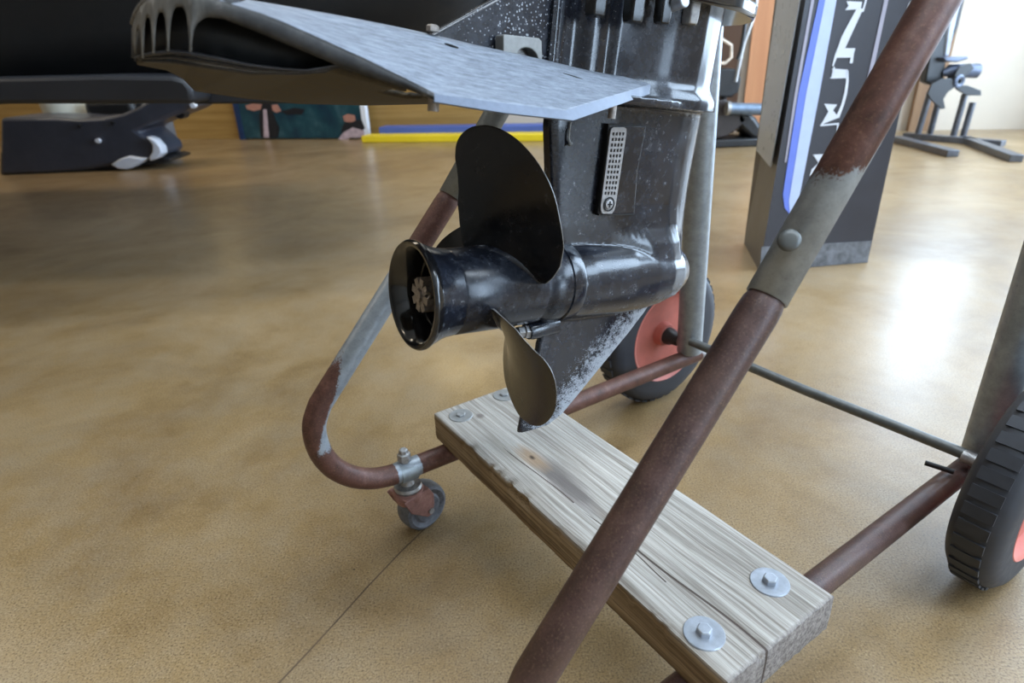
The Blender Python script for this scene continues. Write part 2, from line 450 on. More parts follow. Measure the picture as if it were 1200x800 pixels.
# saw-cut joint in the floor
bm = BM(); pts = [flo(u, v, .0004) for (u, v) in [(500, 617), (470, 646), (430, 688), (395, 727), (360, 765), (325, 802), (290, 840)]]
for i in range(len(pts) - 1):
    p, q = pts[i], pts[i + 1]; n = (q - p).cross(ZU).normalized() * .0011
    vs = [bm.verts.new(x) for x in (p - n, p + n, q + n, q - n)]; bm.faces.new(vs)
obj('floor_joint', bm, plain('joint_grime', (.12, .075, .04), .6), floor, smooth=False, label='thin dark saw-cut joint in the concrete')
bm = BM(); box(bm, -7.5, WX + .3, -4.2, 7.3, CEIL, CEIL + .1); struct('ceiling', bm, M['ceil'])
def wallbox(s0, s1, z0, z1, d0, d1):
    bm = BM(); prism(bm, [wall_at(s0, z0, d0), wall_at(s1, z0, d0), wall_at(s1, z0, d1), wall_at(s0, z0, d1)], ZU * (z1 - z0)); return bm
wall_back = struct('wall_back', wallbox(-5, SR + .35, 0, CEIL, -.12, 0), M['wall'], 'cream wall behind the display')
BW0, BW1 = (2.92 - WA.x) / WD.x, (3.45 - WA.x) / WD.x
bpy.data.objects.remove(wall_back)
bm = wallbox(-5, BW0, 0, CEIL, -.12, 0)
for (s0, s1, z0, z1) in ((BW0, BW1, 0, 1.0), (BW0, BW1, 3.1, CEIL), (BW1, SR + .35, 0, CEIL)):
    prism(bm, [wall_at(s0, z0, -.12), wall_at(s1, z0, -.12), wall_at(s1, z0, 0), wall_at(s0, z0, 0)], ZU * (z1 - z0))
wall_back = struct('wall_back', bm, M['wall'], 'cream wall behind the display')
pc = wall_at((BW0 + BW1) / 2, 2.05, -.15); area('window_portal', pc, pc + WN, BW1 - BW0, 2.1, 1, (1, 1, 1), True)
bm = wallbox(-5, 3.0, 0, .72, 0, .02)
obj('plank_cladding', bm, M['ply'], wall_back, smooth=False, label='golden wood cladding along the wall foot')
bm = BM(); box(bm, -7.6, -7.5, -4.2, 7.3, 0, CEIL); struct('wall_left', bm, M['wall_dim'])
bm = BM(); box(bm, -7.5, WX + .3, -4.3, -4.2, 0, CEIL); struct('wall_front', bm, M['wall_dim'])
ys = [-4.2] + [q for wv in WIN for q in wv] + [4.5]
bm = BM()
box(bm, WX, WX + .12, -4.2, 4.5, 0, WZ0); box(bm, WX, WX + .12, -4.2, 4.5, WZ1, CEIL)
for i in range(0, len(ys), 2): box(bm, WX, WX + .12, ys[i], ys[i + 1], WZ0, WZ1)
box(bm, WX, WX + .12, WIN[1][0], WIN[1][1], WZ0, SILL[1])
struct('wall_right', bm, M['wall'])
M['frame_alu'] = plain('window_frame_metal', (.25, .26, .28), .4, .5)
gl = NT('window_glass'); gl.set((1, 1, 1), .0); gl.b.inputs['Transmission Weight'].default_value = 1; gl.b.inputs['IOR'].default_value = 1.0
for i, (y0, y1) in enumerate(WIN):
    bm = BM(); zs = SILL[i]
    for (ya, yb, za, zb) in [(y0, y1, zs, zs + .05), (y0, y1, WZ1 - .05, WZ1), (y0, y0 + .05, zs, WZ1), (y1 - .05, y1, zs, WZ1), ((y0 + y1) / 2 - .03, (y0 + y1) / 2 + .03, zs, WZ1)]:
        box(bm, WX + .02, WX + .08, ya, yb, za, zb)
    struct('window_%d' % (i + 1), bm, M['frame_alu'])
bm = BM()
for (s0, s1, z0, z1) in ((BW0, BW0 + .05, 1, 3.1), (BW1 - .05, BW1, 1, 3.1), (BW0, BW1, 1, 1.05), (BW0, BW1, 3.05, 3.1)):
    prism(bm, [wall_at(s0, z0, -.08), wall_at(s1, z0, -.08), wall_at(s1, z0, -.03), wall_at(s0, z0, -.03)], ZU * (z1 - z0))
struct('window_4', bm, M['frame_alu'])

# ------------------------------------------------------------------ the cart
GP = GAP
cart = root('motor_cart', MC, 'rusty pipe-frame outboard motor cart with a bolted wooden crossboard, standing on floor', 'cart')
rr = PD / 2
def tpath(off, left):
    pts = [cp(.497 + (.066 if off else 0), off, RAILZ), cp(.30, off, RAILZ), cp(.1, off, RAILZ), cp(-.04, off, RAILZ + .001), cp(-.085, off, RAILZ + .003)]
    bend = [(-.118, .116), (-.143, .141), (-.156, .172), (-.157, .205), (-.146, .230)]
    pts += [cp(t, off, z) for t, z in bend]
    return pts
for off, mat, lab in ((0, M['left_tube'], 'left pipe with grey zinc and brown rust patches, curving up from the rail'), (GP, M['rust'], 'dark brown rusted pipe crossing in front of the board')):
    top = Vector(cp(.036, off, .433)); low = Vector(cp(-.146, off, .230)); d = (top - low).normalized()
    pts = spline(tpath(off, 1), 8)
    k = [low + (top - low) * s for s in (.15, .3, .5, .7, .85, .93)]
    pts = pts + k + [top - d * .008, top - d * .001, top + d * .006, top + d * .05]
    rad = [rr] * (len(pts) - 3) + [rr * .97, rr * .84, rr * .84]
    rad[-4] = rr * 1.0
    o = obj('frame_tube', sweep(BM(), pts, rad, 32), mat, cart, ang=60, label=lab)
    # sleeve
    s0 = top + d * .004; s1 = cp(.172 + .0, off, .600 + .0)
    dd = (Vector(cp(.172, off, .602)) - s0).normalized(); L_ = 1.02
    bm = BM(); e = s0 + dd * L_
    sweep(bm, [s0 + dd * .0, s0 + dd * .2, s0 + dd * .4, e], rr * 1.0, 32, False)
    sm = obj('sleeve_tube', bm, M['left_sleeve'] if off == 0 else M['right_sleeve'], cart, ang=60, label='grey galvanised sleeve pipe' + ('' if off == 0 else ', dark rusted higher up'))
    solid(sm, .002, -1)
    # handle end beyond the frame: sleeves reach the handle bar
    if off == 0: HA = e
    else: HB = e
obj('handle_bar', sweep(BM(), spline([HA, HA + (HB - HA) * .33, HA + (HB - HA) * .66, HB], 4), rr, 20), M['galv'], cart)
# rivet heads on the near sleeve
toC = (C - on(921, 288, RAIL + A * GP, A)).normalized()
Pr = on(921, 288, RAIL + A * GP, A); axd = (B * .1 + ZU * .13).normalized(); nrm = (toC - axd * toC.dot(axd)).normalized()
iv = MC.inverted(); cR = iv @ (Pr + nrm * (rr - .0012)); nl = iv.to_3x3() @ nrm
obj('rivet', revolve(BM(), [(0, .0068), (.0016, .0067), (.0026, .0058), (.0031, .0035), (.0032, 0)], 24, cR, nl), M['rod'], cart, label='round rivet head on the near sleeve')
# neck dimple weld on uprights
for off in (0, GP):
    dt = .066 if off else 0
    pts = [cp(.4725 + dt, off, .111), cp(.463 + dt, off, .3), cp(.4475 + dt, off, .6), cp(.432 + dt, off, .95)]
    obj('upright_tube', sweep(BM(), pts, .0205, 32), M['galv'], cart, label='thick galvanised upright pipe')
    obj('rail_end', sweep(BM(), [cp(.494 + dt, off, RAILZ), cp(.506 + dt, off, RAILZ + .001), cp(.512 + dt, off, RAILZ + .002)], [rr * 1.02, rr * .9, rr * .5], 24), M['steel_dull'], cart, label='flattened bright pipe end')
# axle rod + pin
obj('axle_rod', sweep(BM(), [cp(.452, .018, .141), cp(.476, GP * .5, .127), cp(.499, GP, .1135 + .006), cp(.502, GP + .03, .118)], .0072, 16), M['rod'], cart, label='thin grey-brown rod between the uprights')
obj('cotter_pin', sweep(BM(), [cp(.440, GP - .022, .122), cp(.452, GP + .004, .119)], .0032, 10), M['void'], cart, label='small black pin')
obj('crossbeam', box(BM(), .42, .47, -GP - .03, .03, .86, .95), M['wood'], cart)
# wheels
def wheel(sgn, off, nm, label):
    c = Vector(cp(.463 if off == 0 else .480, off + sgn * .062, .1275)); ax = Vector((0, -sgn, 0))
    wd = .026
    prof = [(-wd, .084), (-wd, .104), (-wd * .92, .115), (-wd * .7, .1225), (-wd * .3, .127), (wd * .3, .127), (wd * .7, .1225), (wd * .92, .115), (wd, .104), (wd, .084), (wd * .6, .080), (-wd * .6, .080), (-wd, .084)]
    t = obj('wheel', revolve(BM(), prof, 72, c, ax), M['rubber'], cart, label=label)
    rimp = [(-wd * .95, .0855), (-wd * 1.02, .083), (-wd * .9, .078), (-wd * .45, .074), (-wd * .30, .055), (-wd * .30, .022), (-wd * .8, .019), (-wd * .8, 0.0)]
    obj('rim', revolve(BM(), rimp, 64, c, ax), M['rim'], t, label='salmon red dished rim')
    rimp = [(-x, r) for x, r in rimp]
    obj('rim', revolve(BM(), rimp, 64, c, ax), M['rim'], t, label='salmon red dished rim')
    obj('hub', revolve(BM(), [(-.047, 0), (-.047, .0085), (-.044, .011), (-.034, .0115), (-.03, .0145), (-.008, .016), (-.008, 0)], 32, c, ax), M['dark_hub'], t, label='black hub boss')
    # tread blocks
    bm = BM()
    for k in range(40):
        an = 2 * PI * k / 40
        m4 = Matrix.Translation(c) @ Matrix.Rotation(an, 4, 'Y')
        box(bm, -.0065, .0065, -wd * .55, wd * .55, .1255, .1282, m4)
    tr = obj('tread', bm, M['rubber'], t); tr['kind'] = 'stuff'
    bm = BM(); sweep(bm, [c + ax * -.045, Vector((c.x, -off, c.z))], .008, 16)
    obj('axle_stub', bm, M['steel_dull'], t)
wheel(-1, 0, 'w', 'black tyre wheel with salmon red rim behind the skeg')
wheel(1, GP, 'w', 'black tyre wheel at the far right of the cart')
# casters
def caster(off, yaw, lab):
    t0 = -.056
    base = Vector(cp(t0, off, 0))
    rot = Matrix.Translation(base) @ Matrix.Rotation(yaw, 4, 'Z')
    def pt(x, y, z): return rot @ Vector((x, y, z))
    axd = rot.to_3x3() @ Vector((0, 1, 0)); fwd = rot.to_3x3() @ Vector((1, 0, 0))
    # fork: stamped housing
    bm = BM()
    revolve(bm, [(.050, .0), (.050, .012), (.053, .0175), (.060, .0205), (.067, .021), (.071, .019), (.071, 0)], 32, pt(0, 0, 0), ZU)
    for s in (-1, 1):
        pl = [(-.021, .068), (.020, .068), (.026, .056), (.025, .040), (.020, .026), (.012, .026), (-.012, .046)]
        prism(bm, [pt(x, s * .0175, z) for x, z in pl], axd * (s * .0022))
    box(bm, -.018, .020, -.0195, .0195, .0635, .069, rot)
    f = obj('caster', bm, M['fork'], cart, bevel=.0012, label=lab)
    obj('bearing_ring', revolve(BM(), [(.071, .0), (.071, .017), (.0745, .0185), (.078, .017), (.079, .009), (.081, .008), (.088, .008)], 32, pt(0, 0, 0), ZU), M['steel_dull'], f)
    wc = pt(.018, 0, .0335)
    obj('caster_wheel', revolve(BM(), [(-.0145, .006), (-.0145, .018), (-.0115, .021), (-.0140, .0275), (-.012, .0315), (-.006, .0335), (.006, .0335), (.012, .0315), (.0140, .0275), (.0115, .021), (.0145, .018), (.0145, .006)], 48, wc, axd), M['rubber_worn'], f, label='worn grey rubber wheel')
    obj('axle_bolt', sweep(BM(), [wc - axd * .022, wc + axd * .022], .0042, 6), M['steel_dull'], f)
    # stem bolt above the pipe
    zt = RAILZ + rr
    b = obj('stem_bolt', revolve(BM(), [(RAILZ - .012, .0065), (zt + .003, .0065), (zt + .003, .0088), (zt + .013, .0088), (zt + .0135, .0062), (zt + .019, .0058), (zt + .0195, .0035), (zt + .0185, 0)], 6, pt(0, 0, 0), ZU), M['steel_dull'], f, ang=25, bevel=.0008)
    obj('pipe_clamp', sweep(BM(), [Vector(cp(t0 - .010, off, RAILZ)), Vector(cp(t0 + .0125, off, RAILZ - .001))], rr + .0012, 28), M['left_sleeve'], f, label='grey zinc band round the pipe')
caster(0, math.radians(12) , 'swivel caster with worn rubber wheel under the left pipe bend')
caster(GP, math.radians(-40), 'swivel caster under the right pipe bend, below the picture')

# the board
MP = frame(PO, A, B, ZU)
def mk_plank():
    bm = BM(); nx, ny, nz = 150, 24, 5
    def P(i, j, k):
        x = PL * i / nx; y = PW * j / ny; z = -PT * k / nz
        # eased corners
        return Vector((x, y, z))
    top = {}
    def V(i, j, k):
        key = (i, j, k)
        if key not in top:
            p = P(i, j, k); x, y, z = p
            onE = (i in (0, nx)) + (j in (0, ny)) + (k in (0, nz))
            if onE >= 2:      # ease
                cx, cy, cz = PL / 2, PW / 2, -PT / 2
                if j in (0, ny): p.y += (.0014 if j == 0 else -.0010)
                if k in (0, nz): p.z += (-.0012 if k == 0 else .001)
                if i in (0, nx): p.x += (.0016 if i == 0 else -.0008)
            if j == 0 or (j == 1 and k == 0):      # chipped near edge
                nv = noise.noise(Vector((x * 46, 3.1, z * 40))) + .5 * noise.noise(Vector((x * 130, 1.1, z * 60)))
                amt = interp(x, [.05, .09, .13, .2, .24, .33, .36, .46], [.15, .9, 1.3, 1.6, .5, .4, 1.1, .3])
                if k <= 1:
                    p.y += max(0, nv) * .0055 * amt * (1 if j == 0 else .35); p.z -= max(0, nv) * .0035 * amt * (1 if j == 0 else .5)
                else: p.y += nv * .0008
            if j == ny: p.y += noise.noise(Vector((x * 20, 7, z * 20))) * .0005
            if k == 0 and 0 < j < ny:
                p.z += noise.noise(Vector((x * 5, y * 160, 0))) * .00035
            if i == nx:
                p.x += noise.noise(Vector((4, y * 240, z * 60))) * .0011 - (.0025 if (k == 0 and abs(y - .04) < .004) else 0)
            top[key] = bm.verts.new(p)
        return top[key]
    for i in range(nx):
        for j in range(ny):
            bm.faces.new((V(i, j, 0), V(i + 1, j, 0), V(i + 1, j + 1, 0), V(i, j + 1, 0)))
            bm.faces.new((V(i, j, nz), V(i, j + 1, nz), V(i + 1, j + 1, nz), V(i + 1, j, nz)))
        for k in range(nz):
            bm.faces.new((V(i, 0, k), V(i, 0, k + 1), V(i + 1, 0, k + 1), V(i + 1, 0, k)))
            bm.faces.new((V(i, ny, k), V(i + 1, ny, k), V(i + 1, ny, k + 1), V(i, ny, k + 1)))
    for j in range(ny):
        for k in range(nz):
            bm.faces.new((V(0, j, k), V(0, j + 1, k), V(0, j + 1, k + 1), V(0, j, k + 1)))
            bm.faces.new((V(nx, j, k), V(nx, j, k + 1), V(nx, j + 1, k + 1), V(nx, j + 1, k)))
    bmesh.ops.recalc_face_normals(bm, faces=bm.faces)
    return bm
plank = obj('plank', mk_plank(), M['wood'], cart, MP, ang=50, label='weathered grey wooden board with knots, splits and chipped edge')
# washers and bolts: located at their places on the board top
for i, (u, v) in enumerate([(540, 487), (591, 463), (902, 682), (825, 742)]):
    P = MP.inverted() @ on(u, v, PO, ZU); x, y = P.x, P.y
    rw = .0166 if i > 1 else .0158
    wv = obj('washer', revolve(BM(), [(-.001, 0), (-.001, rw), (.0004, rw), (.0012, rw - .0006), (.0013, .004), (.0004, 0)], 48, (x, y, 0), Vector((random.uniform(-.01, .01), random.uniform(-.01, .01), 1))), M['steel'] if i > 1 else M['anode'], plank, MP, ang=30, label='large flat zinc washer' if i > 1 else 'pale dusty flat washer')
    hh = .0062 if i > 1 else .004
    obj('bolt_head', revolve(BM(), [(.001, 0), (.001, .0066), (hh * .8, .0066), (hh, .0056), (hh, 0)], 6, (x, y, 0), ZU, random.random()), M['steel'] if i > 1 else M['anode'], plank, MP, smooth=False, bevel=.0004)

# ------------------------------------------------------------------ the outboard motor
motor = root('outboard_motor', MM, 'black outboard motor lower unit with three-blade propeller, hanging over the wooden board', 'boat motor')
# gear housing: leg + torpedo + skeg + anti-ventilation plate fused
bm = BM()
revolve(bm, [(.136, 0), (.136, .0348), (.150, .0362), (.20, .0375), (.228, .0365), (.252, .0335), (.272, .0285), (.286, .0215), (.295, .013), (.299, .006), (.3, 0)], 64)
def section(X0, X1, hs, z, n=26):
    """closed outline; hs: list (fraction, half thickness)"""
    fr = [0, .03] + [i / n for i in range(1, n)] + [.985, 1]
    up = [(X0 + (X1 - X0) * f_, interp(f_, [h[0] for h in hs], [h[1] for h in hs])) for f_ in fr]
    return [Vector((x, h, z)) for x, h in up] + [Vector((x, -h, z)) for x, h in up[::-1]]
rows = []
for z in [-.02, .0, .02, .035, .05, .07, .09, .11, .13, .145, .156]:
    te = interp(z, [0, .05, .13], [.142, .117, .104]); le = interp(z, [-.02, .02, .06, .1, .156], [.29, .289, .283, .282, .284])
    g = interp(z, [0, .03, .04, .055, .07, .156], [1.5, 1.5, 1.22, 1.0, .96, .98])
    rows.append(section(te, le, [(0, .0055), (.05, .0085), (.35, .0165), (.6, .0205 * g), (.75, .0192 * g), (.85, .0165 * g), (.91, .0138), (.95, .0105), (.98, .0066), (1, .0022)], z))
vs = grid(bm, rows, True); bm.faces.new(vs[0][::-1]); bm.faces.new(vs[-1])
# skeg
rows = []
for z, te, le in [(.0, .128, .272), (-.03, .121, .262), (-.045, .119, .25), (-.064, .1165, .2325), (-.09, .112, .2065), (-.12, .107, .177), (-.14, .1045, .156), (-.148, .104, .140)]:
    h = interp(z, [-.148, -.1, -.04, 0], [.0030, .0036, .0055, .012])
    rows.append(section(te, le, [(0, h * .7), (.08, h), (.6, h), (.88, h * .75), (1, .0018)], z, 10))
vs = grid(bm, rows, True); bm.faces.new(vs[0][::-1]); bm.faces.new(vs[-1])
# plate
out = []
for x, h in [(-.01, .030), (.02, .042), (.10, .046), (.16, .045), (.20, .042), (.24, .036), (.258, .027), (.272, .017), (.281, .006)]: out.append((x, h))
poly = [Vector((x, h, .1515)) for x, h in out] + [Vector((x, -h, .1515)) for x, h in out[::-1]]
prism(bm, poly, Vector((0, 0, .0070)))
bmesh.ops.recalc_face_normals(bm, faces=bm.faces)
cast('gear_housing', bm, M['paint'], motor, .00145, 5)['label'] = 'black painted gearcase and skeg with pale scale on the skeg edge'
# joint ring between hub and gearcase, with a thin groove line
obj('bearing_carrier', revolve(BM(), [(.098, 0), (.098, .0325), (.104, .0338), (.1065, .0352), (.118, .0362), (.1205, .0362), (.1215, .0352), (.1235, .0352), (.1245, .0364), (.136, .0362), (.14, .034)], 72), M['hub'], motor, label='ringed collar between propeller and gearcase')
# trim tab bolt under the collar
pb = mpx(618, 388, .012)
bo = obj('drain_bolt', revolve(BM(), [(-.010, 0), (-.010, .0052), (-.0035, .0052), (-.0035, .0066), (.006, .0066), (.006, 0)], 6, pb, Vector((1, -.15, 0))), M['steel_dull'], motor, smooth=False, bevel=.0005, label='hex bolt under the collar')
obj('bolt_boss', revolve(BM(), [(0, 0), (0, .0075), (.004, .0085), (.03, .0095), (.036, 0)], 24, pb, Vector((1, 0, .12))), M['paint'], motor)
# recessed side panel + water intake
def q2(u, v, y): return mpx(u, v, y)
yp = .0203
pn = [q2(714, 147, yp), q2(757, 148, yp), q2(747, 200, yp), q2(743, 250, yp), q2(703, 251, yp)]
pc_ = sum(pn, Vector()) / len(pn)
bm = BM(); prism(bm, [pc_ + (p - pc_) * 1.035 + Vector((0, .0002, 0)) for p in pn], Vector((0, .006, 0)))
obj('panel_groove', bm, M['void'], motor, smooth=False, label='dark groove round the side panel')
bm = BM(); prism(bm, [p - Vector((0, .0002, 0)) for p in pn], Vector((0, .006, 0)))
obj('side_panel', bm, M['leg_upper'], motor, smooth=False, bevel=.0006, label='slightly raised rectangular panel behind the grille')
# grille with real openings
g0, g1, g2, g3 = q2(715, 149, .0215), q2(734, 149, .0215), q2(719, 250, .0215), q2(702, 250, .0215)
def gp(a, b, dy=0): # a across 0..1, b down 0..1
    p = (g0 * (1 - a) + g1 * a) * (1 - b) + (g3 * (1 - a) + g2 * a) * b; return p + Vector((0, dy, 0))
bm = BM()
# backing
prism(bm, [gp(-.02, -.015, .0012), gp(1.06, -.015, .0012), gp(1.08, 1.01, .0012), gp(-.02, 1.01, .0012)], Vector((0, .003, 0)))
obj('grille_recess', bm, M['void'], motor, smooth=False, bevel=.0008, label='black slot around the intake grille')
bm = BM()
NB = 12
bs = [.0, .03] ; 
xs = [0, .12, .22, .30, .39, .47, .56, .64, .73, .81, .88, 1.0]
rows_b = [0.0, .055]
openings = []
for r_ in range(NB):
    b0 = .055 + r_ * .062; openings.append((b0, b0 + .036))
bl = sorted(set([0.0, .018, .055] + [q for o_ in openings for q in o_] + [.80, .84, .90, .96, 1.0]))
xcols = [0.0, .14, .26, .34, .46, .54, .66, .74, .86, 1.0] # alternating bar/open
vm = {}
def gv(i, j, k):
    key = (i, j, k)
    if key not in vm:
        a_, b_ = xcols[i], bl[j]
        ins = 0
        if b_ < .02: ins = .16 if b_ < .01 else .04
        if b_ > .95: ins = .18 if b_ > .99 else .05
        a_ = ins + a_ * (1 - 2 * ins)
        vm[key] = bm.verts.new(gp(a_, b_, -.0012 if k == 0 else .0002))
    return vm[key]
def isopen(i, j):
    if i % 2 == 0: return False
    if i < 1 or i > 7: return False
    mid = (bl[j] + bl[j + 1]) / 2
    for n_, (p, q) in enumerate(openings):
        if p < mid < q:
            return not (n_ == 0 and i in (9,))
    return False
ni, nj = len(xcols) - 1, len(bl) - 1
for i in range(ni):
    for j in range(nj):
        if isopen(i, j): continue
        bm.faces.new((gv(i, j, 0), gv(i + 1, j, 0), gv(i + 1, j + 1, 0), gv(i, j + 1, 0)))
        for (di, dj, e) in ((-1, 0, ((i, j), (i, j + 1))), (1, 0, ((i + 1, j + 1), (i + 1, j))), (0, -1, ((i + 1, j), (i, j))), (0, 1, ((i, j + 1), (i + 1, j + 1)))):
            a_, b_ = i + di, j + dj
            if a_ < 0 or b_ < 0 or a_ >= ni or b_ >= nj or isopen(a_, b_):
                (p, q) = e; bm.faces.new((gv(*p, 0), gv(*q, 0), gv(*q, 1), gv(*p, 1)))
bmesh.ops.recalc_face_normals(bm, faces=bm.faces)
gr = obj('intake_grille', bm, M['grille'], motor, smooth=False, label='grey slotted water intake grille')
sp = gp(.5, .885, -.0016)
obj('screw', revolve(BM(), [(0, .0042), (.0008, .0040), (.0012, .003), (.0012, 0)], 24, sp, Vector((0, -1, 0))), M['grille'], gr)
bm = BM()
for m_ in ((.0026, .0006), (.0006, .0026)):
    box(bm, sp.x - m_[0], sp.x + m_[0], sp.y - .0016, sp.y - .0009, sp.z - m_[1], sp.z + m_[1])
obj('screw_slot', bm, M['void'], gr, smooth=False)
rg = BM(); revolve(rg, [(0, .0050), (.0004, .0050), (.0004, .0062), (0, .0062)], 32, sp, Vector((0, -1, 0)))
obj('screw_recess', rg, M['void'], gr)
# drip of sealant
obj('sealant_drip', sweep(BM(), spline([mpx(669, 143, .0115), mpx(667, 155, .0118), mpx(667, 165, .0122), mpx(669, 170, .0125)], 4), [.0008] * 8 + [.0012] * 2 + [.0022, .0022, .001], 8), M['anode'], motor, label='dried grey drip on the leg')

# midsection above the plate
bm = BM(); rows = []
for z in [.153, .158, .162, .167, .173, .18, .20, .222, .25, .28, .33, .40, .46]:
    te = .094; le = interp(z, [.153, .23, .46], [.281, .286, .30])
    def fx(X): return max(0.0, min(1.0, (X - te) / (le - te)))
    ww = interp(z, [.153, .20, .46], [1.0, 1.05, 1.15]); fo = interp(z, [.158, .162, .167, .173], [.0085, .0078, .0030, 0]); le += fo * .35
    hs = [(0, .0088), (fx(.0975), .0112), (fx(.1005), .0112), (fx(.104), .0085), (fx(.117), .0095), (fx(.126), .0175), (fx(.134), .0190), (fx(.142), .0185), (fx(.148), .0230), (fx(.19), .0285 * ww), (fx(.203), .0315 * ww), (fx(.232), .0335 * ww), (fx(.247), .0318), (fx(.258), .0280), (fx(.267), .0228), (fx(.275), .0160), (fx(.281), .0090), (1, .0025)]
    hs = [(q, h + fo * min(1, q * 1.4) * (1 if q < .98 else .3)) for q, h in hs]
    rows.append(section(te, le, hs, z, 70))
vs = grid(bm, rows, True); bm.faces.new(vs[0][::-1]); bm.faces.new(vs[-1])
bmesh.ops.recalc_face_normals(bm, faces=bm.faces)
fl = BM(); prism(fl, [Vector((x, .0055, z)) for x, z in [(-.004, .153), (-.004, .183), (.046, .2125), (.098, .2425), (.10, .153)]], Vector((0, -.011, 0)))
obj('trailing_flange', fl, M['leg_upper'], motor, bevel=.0022, label='flat flecked black web behind the leg')
obj('midsection', bm, M['leg_upper'], motor, ang=45, label='black upper leg sprinkled with white flecks')
# lower mount plate and bolts
bm = BM()
ol = [(.150, .030), (.17, .044), (.21, .052), (.25, .052), (.285, .042), (.304, .026), (.313, .010)]
poly = [Vector((x, h, .2300)) for x, h in ol] + [Vector((x, -h, .2300)) for x, h in ol[::-1]]
prism(bm, poly, Vector((0, 0, .012)))
mp = obj('mount_plate', bm, M['gloss'], motor, bevel=.003, label='glossy black mounting plate with rounded front')
for (u, v, y, r_, l_, mt) in [(811, 6, .036, .0075, .016, 'steel_dull'), (778, 4, .044, .0075, .012, 'blade'), (744, 2, .04, .009, .010, 'blade'), (700, -6, .03, .009, .010, 'blade'), (798, 2, .056, .0050, .004, 'steel')]:
    p = mpx(u, v, y)
    obj('mount_bolt', revolve(BM(), [(-.014, 0), (-.014, r_ * .9), (-.009, r_), (l_, r_), (l_, 0)], 6 if mt != 'steel' else 24, p, Vector((0, 0, 1)) if mt != 'steel' else Vector((0, -1, .2))), M[mt], mp, bevel=.0008)
obj('swivel_bracket', box(box(BM(), .20, .37, -.035, .035, .30, .46), .34, .40, -.055, .055, .30, .50), M['gloss'], motor, bevel=.01)
bm = BM(); box(bm, -.02, .34, -.11, .11, .46, .80)
obj('engine_cowl', bm, M['gloss'], motor, bevel=.06)

# anode block beside the fin
z1, z2, z3, z4 = mpx(590, 40, .018), mpx(635, 45, .018), mpx(636, 78, .018), mpx(590, 78, .018)
def zb(a, b, dy=0): return (z1 * (1 - a) + z2 * a) * (1 - b) + (z4 * (1 - a) + z3 * a) * b + Vector((0, dy, 0))
poly = [zb(0, .04), zb(.04, 0), zb(.93, 0), zb(1, .08), zb(1, 1)]
arc = [zb(.60 + .29 * math.cos(an), .78 - .42 * math.sin(an)) for an in [PI * k / 12 for k in range(0, 13)]]
poly2 = poly + [zb(.89, 1)] + arc + [zb(.31, 1), zb(0, 1)]
bm = BM(); prism(bm, poly2, Vector((0, .011, 0)))
an = obj('anode', bm, M['anode'], motor, smooth=False, bevel=.0007, label='square grey sacrificial anode with round bolt pocket')
obj('anode_bolt', revolve(BM(), [(-.002, 0), (-.002, .0068), (.003, .0066), (.0035, .004), (.0035, 0)], 6, zb(.55, .92, .006), Vector((0, -1, .15))), M['nut'], an, smooth=False, bevel=.0006)
bm = BM(); prism(bm, [zb(.2, .25, .0105), zb(.98, .25, .0105), zb(.98, 1, .0105), zb(.2, 1, .0105)], Vector((0, .001, 0)))
obj('anode_back', bm, M['steel_dull'], an, smooth=False)

# hydrofoil fin ---------------------------------------------------------
Yx = ([155, 166, 179, 196, 222, 270, 330, 398, 455, 512], [.0, .022, .034, .044, .056, .064, .072, .080, .088, .098])
def yr(u): return interp(u, *Yx)
topl = [(155, 30), (158, 18), (163, 9), (172, 0), (186, -8), (205, -12), (230, -9), (255, -2), (276, 6), (306, 15.5), (336, 27), (367, 41), (398, 55), (427, 68), (455, 82), (482, 95), (509, 109)]
def tops(u): return interp(u, [p[0] for p in topl], [p[1] for p in topl])
bandl = ([223, 226, 232, 242, 262, 300, 341, 370, 398, 441, 475, 509], [61, 38, 26, 20, 22, 37, 54, 66, 78, 93, 104, 117])
slots = [(158.2, 165.5, 33, 68), (166.8, 178.2, 20, 62), (179.8, 195.5, 14, 58), (197, 221.5, 7.5, 59)]
def bots(u):
    if u >= 223: return interp(u, *bandl)
    base = interp(u, [155, 160, 170, 180, 197, 223], [50, 71, 66, 62, 60, 61])
    for (a_, b_, t_, bb) in slots:
        if a_ <= u <= b_:
            q = abs((u - (a_ + b_) / 2) / ((b_ - a_) / 2)); return t_ + (base - t_) * (1 - math.sqrt(max(0, 1 - q ** 3.4))) 
    return base
us = []; u = 155.0
while u < 223: us.append(u); u += .45
while u < 509: us.append(u); u += 4
us.append(509)
bm = BM(); rows = [[], [], [], [], []]
for u in us:
    y = yr(u); t_, b_ = tops(u), bots(u); b_ = max(b_, t_ + 1)
    for k in range(5):
        s = k / 4; rows[k].append(mpx(u, t_ + (b_ - t_) * s, y + (.0016 * math.sin(PI * s) if u > 223 else 0)))
grid(bm, rows); bmesh.ops.recalc_face_normals(bm, faces=bm.faces)
fin = obj('hydrofoil', bm, M['finrim'], motor, ang=60, label='chalky black hydrofoil fin with four arched slots in its tail')
solid(fin, .0008, -1)
# which way the normals went does not matter much: thin wall both sides
# tail cap (top of hood)
bm = BM()
uu = [155, 158, 163, 172, 186, 205, 230, 255, 270]
r0 = [mpx(u, tops(u), yr(u)) for u in uu]; r1 = []
for u in uu:
    p = mpx(u, tops(u), yr(u)); r1.append(Vector((p.x + .02, p.y + .045, p.z + .006)))
grid(bm, [r0, r1]); solid(obj('tail_cap', bm, M['finrim'], fin), .003, 0)
